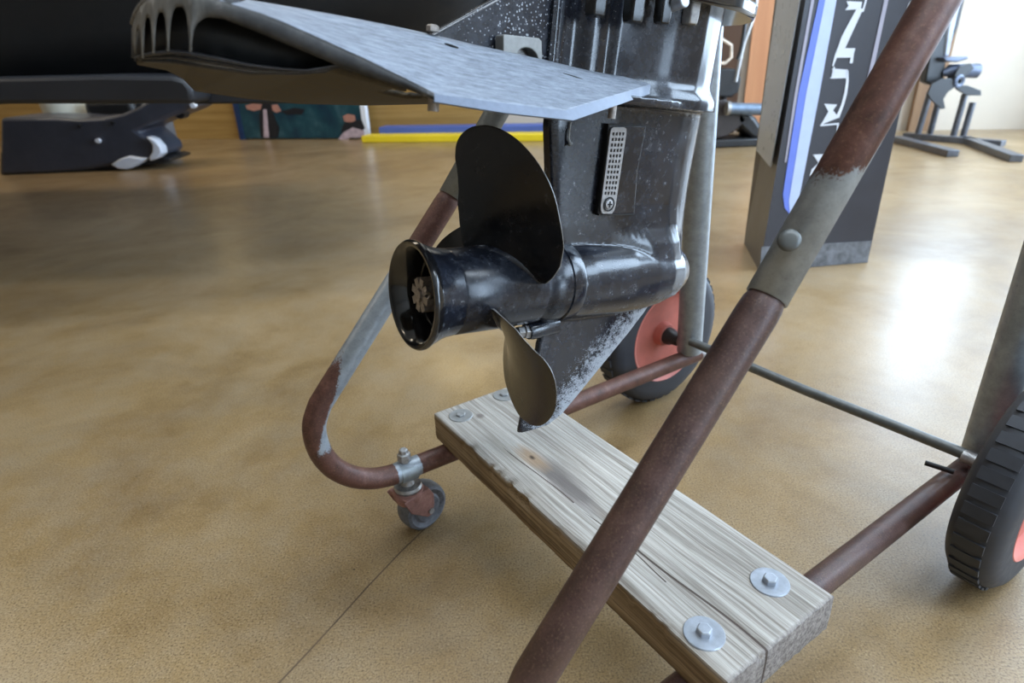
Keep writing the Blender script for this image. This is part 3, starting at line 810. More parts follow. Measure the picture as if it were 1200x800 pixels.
# top skin
PA = [(255, -4, .030), (293, 0, .028), (336, 7, .026), (398, 18, .025), (483, 35, .025), (560, 53, .025), (640, 70.5, .025), (700, 84.5, .025), (768, 95, .024)]
PB = [(258, -1, .0625), (276, 6, .0645), (336, 27, .0728), (398, 55, .080), (455, 82, .088), (509, 110, .098), (588, 120.5, .094), (662, 129.5, .088), (768, 97, .026)]
bm = BM(); rows = []
def cr(pts, n):
    v = spline([Vector(p) for p in pts], n); return v
def pw(pts, n):
    out = []
    for i in range(len(pts) - 1):
        for k in range(n): out.append(Vector(pts[i]).lerp(Vector(pts[i + 1]), k / n))
    return out + [Vector(pts[-1])]
a_, b_ = cr(PA, 8), cr(PB[:6], 8)[:-1] + pw(PB[5:], 8)
NS = 14
for s in range(NS + 1):
    row = []
    for p, q in zip(a_, b_):
        v = p.lerp(q, s / NS); k = mpx(v.x, v.y, v.z); row.append(k)
    rows.append(row)
grid(bm, rows); bmesh.ops.recalc_face_normals(bm, faces=bm.faces)
sk = obj('top_skin', bm, M['fintop'], fin, ang=60, label='pale grey oxidised top face of the fin'); solid(sk, .0012, -1)
# chamfered outer lip
PC = [(509, 119, .0985), (590, 132, .0955), (672, 141, .090), (767, 108, .029)]
PB2 = PB[5:]
bm = BM()
a_, b_ = pw(PB2, 6), pw(PC, 6)
rows = [[mpx(p.x, p.y, p.z) for p in a_], [mpx(q.x, q.y, q.z) for q in b_], [mpx(q.x + (0), q.y + 1.5, q.z) + Vector((0, .003, 0)) for q in b_], [mpx(q.x, q.y - 3, q.z - .03) for q in b_]]
grid(bm, rows); bmesh.ops.recalc_face_normals(bm, faces=bm.faces)
lip = obj('outer_lip', bm, M['finlip'], fin, ang=20, label='bevelled blue-grey outer edge of the fin')
# end corner
bm = BM(); prism(bm, [mpx(766, 96, .026), mpx(770, 99, .026), mpx(769, 107, .029), mpx(765, 109, .03)], Vector((0, .006, 0)))
obj('lip_corner', bm, M['finlip'], fin, smooth=False)
# dark inner web behind rim
bm = BM(); rows = [[], []]
for u in [156, 162, 170, 180, 196, 222, 250, 280, 310, 340, 370, 398]:
    y = yr(u) - .022
    t_ = interp(u, [156, 172, 190, 222, 262, 341, 398], [34, 14, 4, 2, 14, 40, 66])
    b_ = interp(u, [156, 222, 262, 330, 398], [68, 62, 72, 86, 80])
    rows[0].append(mpx(u, t_, y)); rows[1].append(mpx(u, b_, y))
grid(bm, rows); solid(obj('inner_web', bm, M['findark'], fin), .002, 0)
# stacked bottom lips
lo = ([158, 175, 200, 225, 293, 350, 381, 400], [72, 74, 75.5, 79, 88, 88, 86, 77])
hi = ([158, 175, 200, 225, 262, 293, 330, 359, 400], [67, 62, 58.5, 61, 68, 75, 80, 82, 75])
for k in range(3):
    bm = BM(); r0, r1, r2 = [], [], []
    for u in [158, 166, 175, 188, 200, 212, 225, 243, 262, 278, 293, 311, 330, 345, 359, 370, 381, 391, 400]:
        h_, l_ = interp(u, *hi), interp(u, *lo); ya = yr(u) - .003 - .010 * k
        t_ = h_ + (l_ - h_) * (k / 3.); b_ = h_ + (l_ - h_) * ((k + .8) / 3.)
        r0.append(mpx(u, t_, ya - .012)); r1.append(mpx(u, t_ + (b_ - t_) * .3, ya)); r2.append(mpx(u, b_, ya))
    grid(bm, [r0, r1, r2]); solid(obj('bottom_lip', bm, M['findark2'], fin), .0008, 0)
# far wing seen from beneath
up = [(160, 70, .0), (190, 66, .0), (224, 66, .01), (290, 76, .02), (380, 76, .02), (430, 90, .02), (500, 110, .02), (515, 118, .02)]
dn = [(160, 72, -.01), (195, 79, -.04), (216, 90, -.07), (229, 104, -.085), (290, 113, -.1), (350, 119, -.1), (430, 121, -.1), (500, 119.5, -.1), (640, 121, -.1)]
a_, b_ = pw(up, 12), pw(dn, 12)
bm = BM(); NR = 16; rows = []
for s in range(NR + 1):
    rows.append([(lambda v: mpx(v.x, v.y, v.z))(p.lerp(q, s / NR)) for p, q in zip(a_, b_)])
vs = [[bm.verts.new(p) for p in r] for r in rows]
for s in range(NR):
    for k in range(len(a_) - 1):
        c_ = (a_[k].lerp(b_[k], (s + .5) / NR) + a_[k + 1].lerp(b_[k + 1], (s + .5) / NR)) / 2
        if ((c_.x - 474) / 27) ** 2 + ((c_.y - 107 - (c_.x - 474) * .12) / 3.6) ** 2 < 1: continue
        bm.faces.new((vs[s][k], vs[s][k + 1], vs[s + 1][k + 1], vs[s + 1][k]))
solid(obj('far_wing', bm, M['finunder'], fin, label='brown dusty underside of the far wing with a small slot'), .0035, 0)
# bolts through the fin and two short slits
for (u, v, y, l_, r_) in [(508, 124, .075, .008, .0034), (717, 134, .045, .006, .0032)]:
    p = mpx(u, v, y); obj('fin_bolt', sweep(BM(), [p + Vector((0, 0, .012)), p + Vector((0, 0, -.003))], r_, 10), M['nut'], fin)
p = mpx(507, 37, .026); obj('fin_nut', revolve(BM(), [(0, 0), (0, .0042), (.003, .0042), (.004, .0026), (.004, 0)], 6, p, Vector((0, 0, 1))), M['nut'], fin, smooth=False)
for (u0, v0, u1, v1, y) in [(521, 51, 537, 56, .030), (719, 96, 738, 103, .030), (660, 86, 688, 95, .033)]:
    p, q = mpx(u0, v0, y + .004), mpx(u1, v1, y + .006)
    obj('slit', sweep(BM(), [p, p.lerp(q, .5), q], [.0004, .0008, .0004], 6), M['void'], fin)

# propeller ---------------------------------------------------------
prof = [(.096, .0), (.099, .033), (.098, .0345), (.060, .0352), (.021, .0350), (.0195, .0343), (.0185, .0352), (.012, .0358), (.006, .0372), (.0, .0396), (-.004, .0412)]
hub = obj('propeller', revolve(BM(), prof, 96), M['hub'], motor, ang=35, label='three-blade black propeller with flared hub')
rim = [(-.004, .0413), (-.0075, .0430), (-.0100, .0432), (-.0118, .0418), (-.0116, .0395), (-.009, .0368), (-.003, .0335), (.004, .0312), (.011, .0302), (.0115, .0285), (.05, .0285), (.052, .0)]
obj('flare_ring', revolve(BM(), rim, 96), M['gloss'], hub, ang=50, label='glossy black flared ring round the hub outlet')
obj('thrust_washer', revolve(BM(), [(.016, 0), (.016, .0165), (.019, .0175), (.05, .0175)], 40), M['steel_dull'], hub, label='round washer inside the hub')
bm = BM()
revolve(bm, [(-.006, 0), (-.006, .0050), (.016, .0050)], 16)
revolve(bm, [(.004, .0048), (.004, .0138), (.017, .0146), (.017, 0)], 24)
for k in range(8):
    an_ = 2 * PI * k / 8 + .2
    m4 = Matrix.Rotation(an_, 4, 'X')
    box(bm, -.004, .006, -.0030, .0030, .0052, .0136, m4)
obj('castle_nut', bm, M['nut'], hub, smooth=False, label='corroded slotted nut')
bm = BM(); sweep(bm, [Vector((.000, -.012, .004)), Vector((.000, .011, -.004))], .0013, 8)
sweep(bm, [Vector((.000, -.012, .004)), Vector((-.006, -.0135, .0075))], .0012, 8); sweep(bm, [Vector((.000, -.012, .004)), Vector((-.004, -.014, .0)) ], .0012, 8)
obj('split_pin', bm, M['nut'], hub)
RB, PP, X0, RK, PH = .1284, .1797, .06482, -.00158, .44988
Wk = [.03291, .05195, .05235, .02889, .0]; Sk = [0, -.13135, -.32089, -.48676]; rh = .033
def blade(phi):
    bm = BM(); rows = []; NR_, NC = 40, 22
    kn = [0, .35, .7, .92, 1.0]
    def wfun(f_):
        # smooth chord: spline through knots, elliptical near the tip
        if f_ < .70:
            return interp(f_, [-.06, 0, .18, .35, .52, .7], [.031, .0331, .0435, .0515, .0545, .0525])
        q = (f_ - .70) / .30; return .0525 * math.sqrt(max(0, 1 - q ** 2.0))
    def sfun(f_): return interp(f_, [0, .25, .5, .8, 1], [0, -.062, -.131, -.321, -.487])
    sides = []
    for side in (0, 1):
        rows = []
        for i in range(NR_ + 1):
            f_ = -.055 + 1.055 * (1 - (1 - i / NR_) ** 1.5)
            r_ = .039 + (RB - .039) * f_
            w_ = wfun(f_); s_ = sfun(f_)
            row = []
            for j in range(NC + 1):
                c_ = -1 + 2 * j / NC; c_ = math.sin(c_ * PI / 2)
                th = s_ + c_ * w_ / max(r_, .039)
                A_ = phi + th
                thick = (.0030 * (1 - f_) + .0011 + .004 * max(0, .12 - f_) / .12) * (math.sqrt(max(0, 1 - c_ * c_)) * .8 + .2) * (1 if f_ < .999 else .4)
                Xp = X0 + PP / (2 * PI) * th + RK * max(0, f_) + (thick if side else -thick * .25)
                row.append(Vector((Xp, -r_ * math.sin(A_), r_ * math.cos(A_))))
            rows.append(row)
        sides.append(rows)
    v0 = grid(bm, sides[0]); v1 = grid(bm, [r[::-1] for r in sides[1]])
    bmesh.ops.remove_doubles(bm, verts=bm.verts, dist=1e-5)
    n0 = NR_
    fs = []
    bm.verts.ensure_lookup_table()
    def quad(a, b, c, d):
        try:
            l = [x for x in dict.fromkeys((a, b, c, d)) if x.is_valid]
            if len(l) >= 3: f = bm.faces.new(l); f.material_index = 1
        except Exception: pass
    for i in range(n0):
        if all(v.is_valid for v in (v0[i][0], v0[i + 1][0], v1[i + 1][-1], v1[i][-1])): quad(v0[i][0], v0[i + 1][0], v1[i + 1][-1], v1[i][-1])
        if all(v.is_valid for v in (v0[i][-1], v0[i + 1][-1], v1[i + 1][0], v1[i][0])): quad(v0[i][-1], v0[i + 1][-1], v1[i + 1][0], v1[i][0])
    bmesh.ops.recalc_face_normals(bm, faces=bm.faces)
    return bm
for k, ph in enumerate((PH, PH + 2 * PI / 3, PH - 2 * PI / 3 + .035)):
    obj('blade', blade(ph), [M['blade'], M['edge']], hub, ang=70, label=['upper blade facing the viewer', 'lower blade, seen edge-on over the board', None][k])
    # root fillet
    pts = []; rad = []
    for j in range(13):
        c_ = -1 + 2 * j / 12; th = c_ * .031 / .035; A_ = ph + th * .98
        pts.append(Vector((X0 + PP / (2 * PI) * th + .0005, -.0332 * math.sin(A_), .0332 * math.cos(A_)))); rad.append(.0052 * math.sqrt(max(.08, 1 - c_ * c_)))
    obj('blade_root', sweep(BM(), pts, rad, 16), M['hub'], hub)

# ------------------------------------------------------------------ display kiosk
k1, k2, k3 = flo(889.5, 318), flo(872, 285), flo(1016.6, 307.5)
kx = (k3 - k1).normalized(); ky = Vector((-kx.y, kx.x, 0)); kw = (k3 - k1).length
kd = (k2 - k1).length; KS = (k2 - k1).normalized(); KH = 1.75
ktop = on(950.6, 0, k1, ky)      # its leaning left front corner
lean = (ktop - k1 - ZU * ktop.z) / ktop.z
MK = frame(k1, kx, ky, ZU)
kiosk = root('display_stand', MK, 'dark floor-standing display box with white sideways serif letters and blue-white stripe', 'display')
def kf(u, v, d=-.001):
    P = on(u, v, k1, ky); Q = MK.inverted() @ P; return Vector((Q.x, d, Q.z))
c0, c1, c2, c3 = Vector((0, 0, 0)), Vector((kw, 0, 0)), Vector((kw, 0, 0)) + MK.to_3x3().inverted() @ (KS * kd), MK.to_3x3().inverted() @ (KS * kd)
ll = MK.to_3x3().inverted() @ lean
M['kiosk'] = plain('charcoal_print', (.035, .035, .045), .35, 0, .1, 10)
M['kside'] = plain('brown_black_side', (.10, .085, .075), .4, 0, .2, 10)
bm = BM(); tp = [c0 + ll * .66 * 1, c1, c2, c3]
b4 = [bm.verts.new(p) for p in (c0, c1, c2, c3)]; t4 = [bm.verts.new(p + Vector((0, 0, KH))) for p in (c0 + ll * KH * .6, c1, c2, c3)]
for f_ in ((b4[3], b4[2], b4[1], b4[0]), tuple(t4), (b4[0], b4[1], t4[1], t4[0]), (b4[1], b4[2], t4[2], t4[1]), (b4[2], b4[3], t4[3], t4[2])): bm.faces.new(f_)
fs = bm.faces.new((b4[3], b4[0], t4[0], t4[3])); fs.material_index = 1
obj('cabinet', bm, [M['kiosk'], M['kside']], kiosk, smooth=False)
def flat(name, polys, mat, lab=None, fn=kf, par=kiosk, ext=.0012):
    bm = BM()
    for pl in polys: prism(bm, [fn(*p) for p in pl], Vector((0, -ext, 0)))
    return obj(name, bm, mat, par, smooth=False, label=lab)
M['kwhite'] = plain('print_white', (.75, .78, .85), .4, 0, .04)
M['kblue'] = plain('print_blue', (.16, .24, .78), .4, 0, .04)
M['kpale'] = plain('print_pale_blue', (.55, .65, .92), .4, 0, .04)
M['kline'] = plain('print_grey_line', (.40, .38, .46), .4, 0, .04)
M['ktext'] = plain('kick_panel_grey', (.16, .17, .19), .5, 0, .5, 40)
M['kglass'] = plain('pale_side_panel', (.33, .36, .42), .3, 0, .08)
flat('stripe', [[(961, -8), (971, -8), (950, 110), (931, 236), (927, 254), (919, 243), (917, 228), (935, 110)]], M['kblue'], 'blue half of the upright stripe', lambda u, v: kf(u, v, -.001))
flat('stripe', [[(968, -8), (981, -8), (958, 118), (937, 226), (936, 244), (942, 258), (926, 260), (924, 235), (944, 110)]], M['kpale'], 'pale half of the upright stripe', lambda u, v: kf(u, v, -.0016))
flat('stripe', [[(1037.5, -8), (1042, -8), (1018, 105), (1008, 165), (1005, 165), (1013, 105)]], M['kline'], 'thin grey upright line')
flat('edge_trim', [[(951.5, -8), (955, -8), (934, 111), (921, 190), (919, 190), (930.5, 111)]], M['kline'], 'thin pinkish line along the front edge')
flat('kick_panel', [[(892, 289), (1020.5, 282), (1016.4, 307), (890, 317.5)]], M['ktext'], 'scuffed grey kick panel')
flat('letter', [[(991.5, 1.5), (1009.5, 2.3), (1008, 10.5), (990, 12), (993.8, 6.8)], [(1003.5, 9.5), (1011, 10), (989.5, 57), (981, 57), (985.5, 43.5)],
                [(981, 56.5), (1001.7, 56.5), (1000, 63), (998.5, 74), (995, 74), (996.5, 67.5), (980, 67.5), (976, 78), (974.5, 77), (978, 64)],
                [(1014, -3), (1016, -3), (1011.5, 14), (1009.5, 14)]], M['kwhite'], 'white serif N lying on its side')
flat('letter', [[(974.3, 80.3), (993, 81.5), (992, 91.5), (972, 92), (976, 86)], [(990.5, 82), (993.6, 83), (993.9, 95), (992, 110), (988, 124), (982.8, 138), (980, 135), (985.5, 122), (989, 108), (991, 95)],
                [(965.5, 121.6), (980.4, 122.4), (975.5, 129.3), (983, 137.5), (968.8, 143), (960.6, 147), (964.7, 140.3), (970.2, 130.6)],
                [(975, 90), (978, 79), (976.5, 78), (974, 88)]], M['kwhite'], 'white serif U lying on its side')
flat('letter', [[(952.3, 181), (971, 180.2), (964.7, 192.6), (959.2, 198), (948.2, 206.3), (951, 198), (959, 191)], [(964, 181), (1003, 178), (1000, 190), (962, 194)],
                [(998, 160), (1005, 160), (1001, 192), (996, 192)], [(980.5, 146), (982.5, 146), (980.5, 166), (978.8, 166)], [(960.6, 146), (982.6, 143.8), (982.6, 145.8), (961, 147.8)]], M['kwhite'], 'white serif L, mostly hidden by the pipe')
flat('letter', [[(1000, -60), (1015, -60), (1006, -22), (991, -22)]], M['kwhite'])
# small glyphs on the right strip
def ringk(cx, cy, rx, ry, w_, sh, a0=0, a1=2 * PI, n=20):
    out = []
    for k in range(n):
        p, q = a0 + (a1 - a0) * k / n, a0 + (a1 - a0) * (k + 1) / n
        P = lambda an, s: (cx + rx * s * math.cos(an) + sh * -ry * s * math.sin(an), cy + ry * s * math.sin(an))
        out.append([P(p, 1), P(q, 1), P(q, w_), P(p, w_)])
    return out
flat('small_letter', ringk(1067, 9, 4.2, 8, .5, .2), M['kwhite'], 'small white letter beside the pipe')
flat('small_letter', [[(1073.5, -4), (1076, -4), (1075, 6), (1072.5, 6)]], M['kwhite'])
flat('small_letter', [[(1061.5, 24), (1063.5, 24), (1060, 33), (1057.5, 34)]], M['kwhite'])
# pale panel on the left side face
sn = Vector((KS.y, -KS.x, 0)); sn = sn if sn.dot(C - k1) > 0 else -sn
iK = MK.inverted()
bm = BM(); prism(bm, [iK @ (on(u, v, k1, sn) + sn * .001) for u, v in [(913, -10), (940.5, -10), (904, 196), (887.5, 176)]], iK.to_3x3() @ (sn * .002))
obj('side_panel', bm, M['kglass'], kiosk, smooth=False, label='pale blue-grey side panel')

# ------------------------------------------------------------------ things behind
def yplane(u, v, y): return on(u, v, Vector((0, y, 0)), Vector((0, 1, 0)))
def cut(bm, pix, y, depth, z0=None):
    pl = [yplane(u, v, y) for u, v in pix]; prism(bm, pl, Vector((0, depth, 0))); return bm
M['hull'] = plain('black_hull', (.002, .002, .0025), .75, 0, .2, 6)
M['hullband'] = plain('dark_grey_hull', (.012, .0125, .016), .5, 0, .1, 6)
M['grey_shell'] = plain('dark_grey_moulding', (.05, .055, .075), .35, 0, .15, 12)
M['white_gloss'] = plain('white_moulding', (.72, .76, .85), .35, 0, .05, 12)
M['blackp'] = plain('black_plastic', (.012, .012, .013), .4, 0, .2, 30)
# big black boat hull raised on blocks
hull = root('boat', Matrix.Translation((-1.6, 2.4, 0)), 'black boat hull raised above the floor behind the motor, at upper left', 'boat')
ih = Vector((1.6, -2.4, 0))
bm = BM(); secs = []
edge = [(-.05, .70), (-.085, .655), (-.148, .628), (-.30, .56)]
for (x, zb_, ya, yb) in [(-4.2, .50, 1.62, 3.5), (-3.0, .505, 1.60, 3.5), (-1.2, .50, 1.60, 3.4), (-.80, .52, 1.62, 3.0), (-.45, .56, 1.68, 2.4), (-.22, .60, 1.72, 2.25), (-.12, .64, 1.74, 2.2), (-.04, .70, 1.78, 2.2), (.02, .80, 1.84, 2.2), (.05, .95, 1.9, 2.2)]:
    zt = 1.25
    secs.append([Vector((x, (ya + yb) / 2, zb_ - .02)), Vector((x, ya + .30, zb_)), Vector((x, ya + .06, zb_ + .05)), Vector((x, ya, zb_ + .14)), Vector((x, ya - .02, zt)), Vector((x, yb + .02, zt)), Vector((x, yb, zb_ + .14)), Vector((x, yb - .06, zb_ + .05))])
vs = grid(bm, [[p + ih for p in s] for s in secs], True); bm.faces.new(vs[0][::-1]); bm.faces.new(vs[-1])
bmesh.ops.recalc_face_normals(bm, faces=bm.faces)
obj('hull', bm, M['hull'], hull, ang=50)
bm = BM()
pix = [(-60, 92), (120, 88), (200, 89), (216, 93), (224, 104), (226, 121.5), (-60, 122)]
prism(bm, [yplane(u, v, 1.5) + ih for u, v in pix], Vector((0, .5, 0)))
obj('chine_panel', bm, M['hullband'], hull, bevel=.01, label='flat dark grey lower panel')
bm = BM(); prism(bm, [yplane(u, v, 1.6) + ih for u, v in [(225, 95), (300, 100), (425, 105), (435, 119), (360, 121), (226, 122)]], Vector((0, .35, 0)))
obj('keel_plank', bm, M['hullband'], hull, bevel=.005)
bm = BM(); box(bm, -1.9, -1.75, -.2, .3, 0, .52); box(bm, .15, .30, 0.95, 1.05, 0, .52)
for (x, y) in [(-3.9, 1.9), (-3.9, 3.0)]:
    bm2 = BM(); box(bm2, x - .1, x + .1, y - .1, y + .1, 0, .53); bm2.transform(Matrix.Translation(ih))
    obj('support_post', bm2, M['blackp'], hull, smooth=False)
bm.free()

# grey shell on the floor at far left
shp = yplane(150, 165, 4.05)
shell = root('moulded_shell', Matrix.Translation((shp.x, 4.05, 0)), 'dark grey moulded shell with white lower patches, lying on the floor below the boat', 'boat part')
isv = Vector((-shp.x, -4.05, 0))
def sh(name, pix, y, d, mat, bev=.02, lab=None):
    bm = BM(); prism(bm, [yplane(u, v, y) + isv for u, v in pix], Vector((0, d, 0))); return obj(name, bm, mat, shell, bevel=bev, label=lab)
sh('body', [(0, 138), (67, 138), (90, 140), (120, 138), (143, 133), (160, 126), (175, 116), (222, 116), (226, 124), (215, 131), (190, 141), (170, 149), (160, 154), (168, 160), (182, 172), (186, 182), (176, 188), (150, 190), (120, 196), (95, 200), (60, 203), (0, 206)], 4.0, .35, M['grey_shell'], .03)
sh('black_base', [(0, 178), (70, 176), (130, 184), (180, 186), (190, 184), (200, 187), (196, 190), (160, 195), (130, 200.5), (60, 205), (0, 209)], 4.05, .3, M['blackp'], .01)  # black slab along the foot of the grey body
sh('white_patch', [(129, 193), (140, 186), (150, 183), (162, 185), (172, 186), (166, 190), (156, 196), (148, 199), (138, 198)], 3.97, .08, M['white_gloss'], .01, 'glossy white lower patch')
sh('white_patch', [(170, 160), (180, 163), (188, 172), (190, 180), (184, 186), (175, 189), (174, 184), (178, 178), (178, 170)], 3.97, .08, M['white_gloss'], .01, 'glossy white crescent at the tip')
for (u, v, r_) in [(93, 148, .010), (132, 144.5, .010)]:
    obj('rivet', revolve(BM(), [(-.005, 0), (-.005, r_), (.02, r_)], 16, yplane(u, v, 3.985) + isv, Vector((0, 1, 0))), M['blackp'], shell)
obj('badge', revolve(BM(), [(-.004, 0), (-.004, .014), (.02, .014)], 20, yplane(114.5, 165, 3.985) + isv, Vector((0, 1, 0))), M['kwhite'], shell, label='small round white dot')
obj('tip_roller', revolve(BM(), [(-.03, 0), (-.03, .03), (.04, .03), (.04, 0)], 20, yplane(213, 133, 4.1) + isv, Vector((0, 1, 0))), M['blackp'], shell)
obj('tip_knob', revolve(BM(), [(-.02, 0), (-.02, .014), (.02, .014), (.02, 0)], 20, yplane(227, 123.5, 4.0) + isv, Vector((0, 1, 0))), M['kwhite'], shell)
# ribbed grey thing behind it
rp = yplane(175, 165, 4.6)
ribs = root('ribbed_box', Matrix.Translation((rp.x, 4.6, 0)), 'grey ribbed upright box behind the dark moulded shell', 'box')
bm = BM(); box(bm, -.11, .10, .03, .2, 0, .42); obj('core', bm, plain('grey_core', (.14, .14, .15), .6), ribs, smooth=False)
for k in range(5):
    bm = BM(); box(bm, -.11 + k * .045, -.09 + k * .045, -.012, .0, 0, .42); obj('rib', bm, plain('light_rib', (.30, .29, .28), .5) if k == 0 else bpy.data.materials['light_rib'], ribs, smooth=False)
# cream cushion edge at far left and black fittings
cw = yplane(75, 127, 4.5)
cu = root('cream_bin', Matrix.Translation((cw.x, 4.5, 0)), 'cream rounded tub top showing above the dark shell at far left', 'tub')
bm = BM(); revolve(bm, [(0, 0), (0, .10), (.38, .13), (.42, .135), (.44, .125), (.44, 0)], 32, (0, 0, 0), ZU); obj('tub_body', bm, plain('cream_plastic', (.75, .72, .6), .5, 0, .05), cu)
bk = yplane(140, 127, 4.5)
bl_ = root('engine_cover', Matrix.Translation((bk.x, 4.5, 0)), 'low black cover lying behind the dark grey shell', 'cover')
bm = BM(); box(bm, -.17, .16, -.12, .02, 0, .40); obj('cover_body', bm, M['blackp'], bl_, bevel=.04)
obj('cover_cap', revolve(BM(), [(0, 0), (0, .03), (.03, .025), (.03, 0)], 16, (.02, -.06, .40), ZU), M['steel_dull'], bl_)

# picture board leaning by the wall
pY = flo(356, 163).y
MPc = Matrix.Translation(flo(283, 163.5))
pic = root('picture_board', MPc, 'low teal photo board with blurred people and white edge, standing by the wall', 'poster')
ip = -flo(283, 163.5)
P0_, P1_ = flo(284, 163.5), flo(431, 163); pd = (P1_ - P0_).normalized(); pn_ = Vector((pd.y, -pd.x, 0))
def pb_(s, z, d=0): return P0_ + pd * s + ZU * z + pn_ * d + ip
pwid = (P1_ - P0_).length
def pprism(name, s0, s1, z0, z1, d0, d1, mat, lab=None):
    bm = BM(); prism(bm, [pb_(s0, z0, d0), pb_(s1, z0, d0), pb_(s1, z0, d1), pb_(s0, z0, d1)], ZU * (z1 - z0)); return obj(name, bm, mat, pic, smooth=False, label=lab)
t_ = NT('printed_sea'); n_ = t_.noise(7, 4); t_.set(t_.ramp(n_, (.3, (.006, .022, .045)), (.55, (.012, .055, .07)), (.75, (.05, .11, .13))), .35)
pprism('board', 0, pwid, 0.01, .85, 0, -.04, t_.m)
pprism('white_edge', pwid - .03, pwid + .01, 0, .86, .004, -.045, M['kwhite'])
pprism('blue_edge', -.02, .03, 0.0, .86, .004, -.045, plain('navy_edge', (.01, .03, .09), .4))
def pix_pic(u, v, d):
    q = on(u, v, P0_, pn_) + pn_ * d + ip; return q
def pflat(name, px, mat, lab=None, d=.003):
    bm = BM(); prism(bm, [pix_pic(u, v, d) for u, v in px], pn_ * .002); return obj(name, bm, mat, pic, smooth=False, label=lab)
skin = plain('print_skin', (.42, .20, .15), .45, 0, .1); shirt = plain('print_black', (.01, .01, .013), .5); pk = plain('print_pale_pink', (.45, .35, .38), .45)
pflat('printed_arm', [(288, 124), (296, 121), (308, 122), (306, 128), (298, 130), (290, 128)], skin, 'printed arm')
pflat('printed_arm', [(318, 123), (325, 122), (330, 130), (324, 132), (319, 129)], skin, 'printed arm')
pflat('printed_trousers', [(308, 118), (318, 118), (320, 132), (328, 150), (326, 161), (306, 161), (304, 135)], shirt)
pflat('printed_rod', [(309, 128), (313, 128), (316, 161), (310, 161)], pk, 'pale upright stroke', .006)
pflat('printed_face', [(402, 136), (408, 133.5), (416, 135), (417, 141), (411, 144), (404, 142)], skin)
pflat('printed_shirt', [(404, 144), (412, 142), (424, 140), (428, 150), (424, 154), (408, 152), (399, 156)], shirt)
pflat('printed_catch', [(396, 164), (403, 155), (414, 149), (427, 153), (428, 161), (412, 161), (402, 165)], pk, 'pale pinkish shape at the lower right', .006)
pflat('printed_boat', [(330, 130), (345, 126), (358, 128), (354, 134), (336, 134)], shirt)

# yellow / blue bar on the floor
yb0, yb1 = flo(424, 167.5), flo(700, 165)
MY = frame(yb0, (yb1 - yb0).normalized(), ZU.cross((yb1 - yb0).normalized()), ZU)
bar = root('floor_ramp', MY, 'long low yellow bar with a blue strip, lying on the floor before the wall', 'ramp')
ylen = (yb1 - yb0).length
bm = BM(); prism(bm, [Vector((0, 0, 0)), Vector((ylen, 0, 0)), Vector((ylen, .16, .0)), Vector((ylen, .16, .045)), Vector((ylen, .02, .04)), ], Vector((0, 0, 0.0001))) if False else box(bm, 0, ylen, 0, .16, 0, .05)
obj('yellow_bar', bm, plain('yellow_paint', (.80, .60, .02), .45, 0, .1, 3), bar, bevel=.006)
bm = BM(); box(bm, .08, ylen, .16, .30, 0, .095)
obj('blue_strip', bm, plain('blue_paint', (.07, .12, .42), .45, 0, .1, 3), bar, bevel=.006)

# wood door panels at the back (right part)
def wallpx(u, v, d=.03):
    return on(u, v, WA + WN * d, WN)
def wpanel(name, px, d, th, mat, label, cat):
    P = [wallpx(u, v, d) for u, v in px]; b0 = min(P, key=lambda q: q.z); mw = Matrix.Translation((b0.x, b0.y, 0))
    bm = BM(); prism(bm, [p - Vector((b0.x, b0.y, 0)) for p in P], -WN * th)
    MWt = mw; o = obj(name, bm, mat, None, mw, smooth=False); tag(o, label, cat); return o
def wcol(name, u, half, d, th, mat, label, cat, z1=2.6):
    c_ = wallpx(u, 140, d); c_.z = 0
    s = (c_ - WA).dot(WD)
    bm = BM(); prism(bm, [wall_at(s - half, 0, d), wall_at(s + half, 0, d), wall_at(s + half, 0, d - th), wall_at(s - half, 0, d - th)], ZU * z1)
    bm.transform(Matrix.Translation(-c_)); o = obj(name, bm, mat, None, Matrix.Translation(c_), smooth=False); tag(o, label, cat); return o
def m_ver(name, a_, b_):
    t = NT(name); g = t.noise(1, 4, .6, t.map((18, 18, .8))); t.set(t.ramp(g, (.3, a_), (.7, b_)), .4); return t.m
wcol('veneer_board', 890, .115, .055, .05, m_ver('orange_veneer', (.50, .22, .105), (.62, .30, .15)), 'tall orange wood panel against the back wall, left of the display box', 'panel')
wcol('wood_door', 836, .15, .045, .04, m_ver('dark_veneer', (.065, .032, .018), (.10, .052, .03)), 'dark brown wood door behind the grey upright pipe', 'door')
wcol('wood_post', 1082, .075, .055, .05, m_ver('tan_veneer', (.20, .11, .055), (.29, .17, .09)), 'narrow tan wood post on the wall behind the right-hand stand', 'post', 1.5)

# motor on stand behind the grey pipe
b0 = flo(868, 172)
mo1 = root('display_motor', Matrix.Translation(b0), 'black outboard motor lying tilted on the floor behind the grey upright pipe', 'boat motor')
Y1 = b0.y
def dp(u, v, dy=0): return yplane(u, v, Y1 + dy) - b0
def dprism(name, px, d, mat, par=mo1, dy=0, bev=.01, lab=None):
    bm = BM(); prism(bm, [dp(u, v, dy) for u, v in px], Vector((0, d, 0))); return obj(name, bm, mat, par, bevel=bev, label=lab)
dprism('cowl', [(862, 133), (872, 128), (886, 137), (895, 150), (894, 163), (882, 164), (870, 152), (862, 144)], .22, M['blackp'], bev=.025)
dprism('clamp_block', [(834, 80), (862, 80), (869, 92), (866, 108), (858, 114), (834, 114)], .16, M['blackp'])
dprism('bracket', [(834, 118), (850, 116), (862, 124), (876, 140), (866, 150), (852, 160), (834, 164)], .14, plain('brown_black', (.03, .022, .02), .4))
obj('steering_tube', sweep(BM(), [dp(852, 127, -.04), dp(892, 128, -.04)], .034, 20), plain('blue_grey_metal', (.16, .21, .28), .35, .5), mo1)
obj('tube_collar', sweep(BM(), [dp(851, 127, -.04), dp(855, 127, -.04)], .040, 20), M['steel_dull'], mo1)
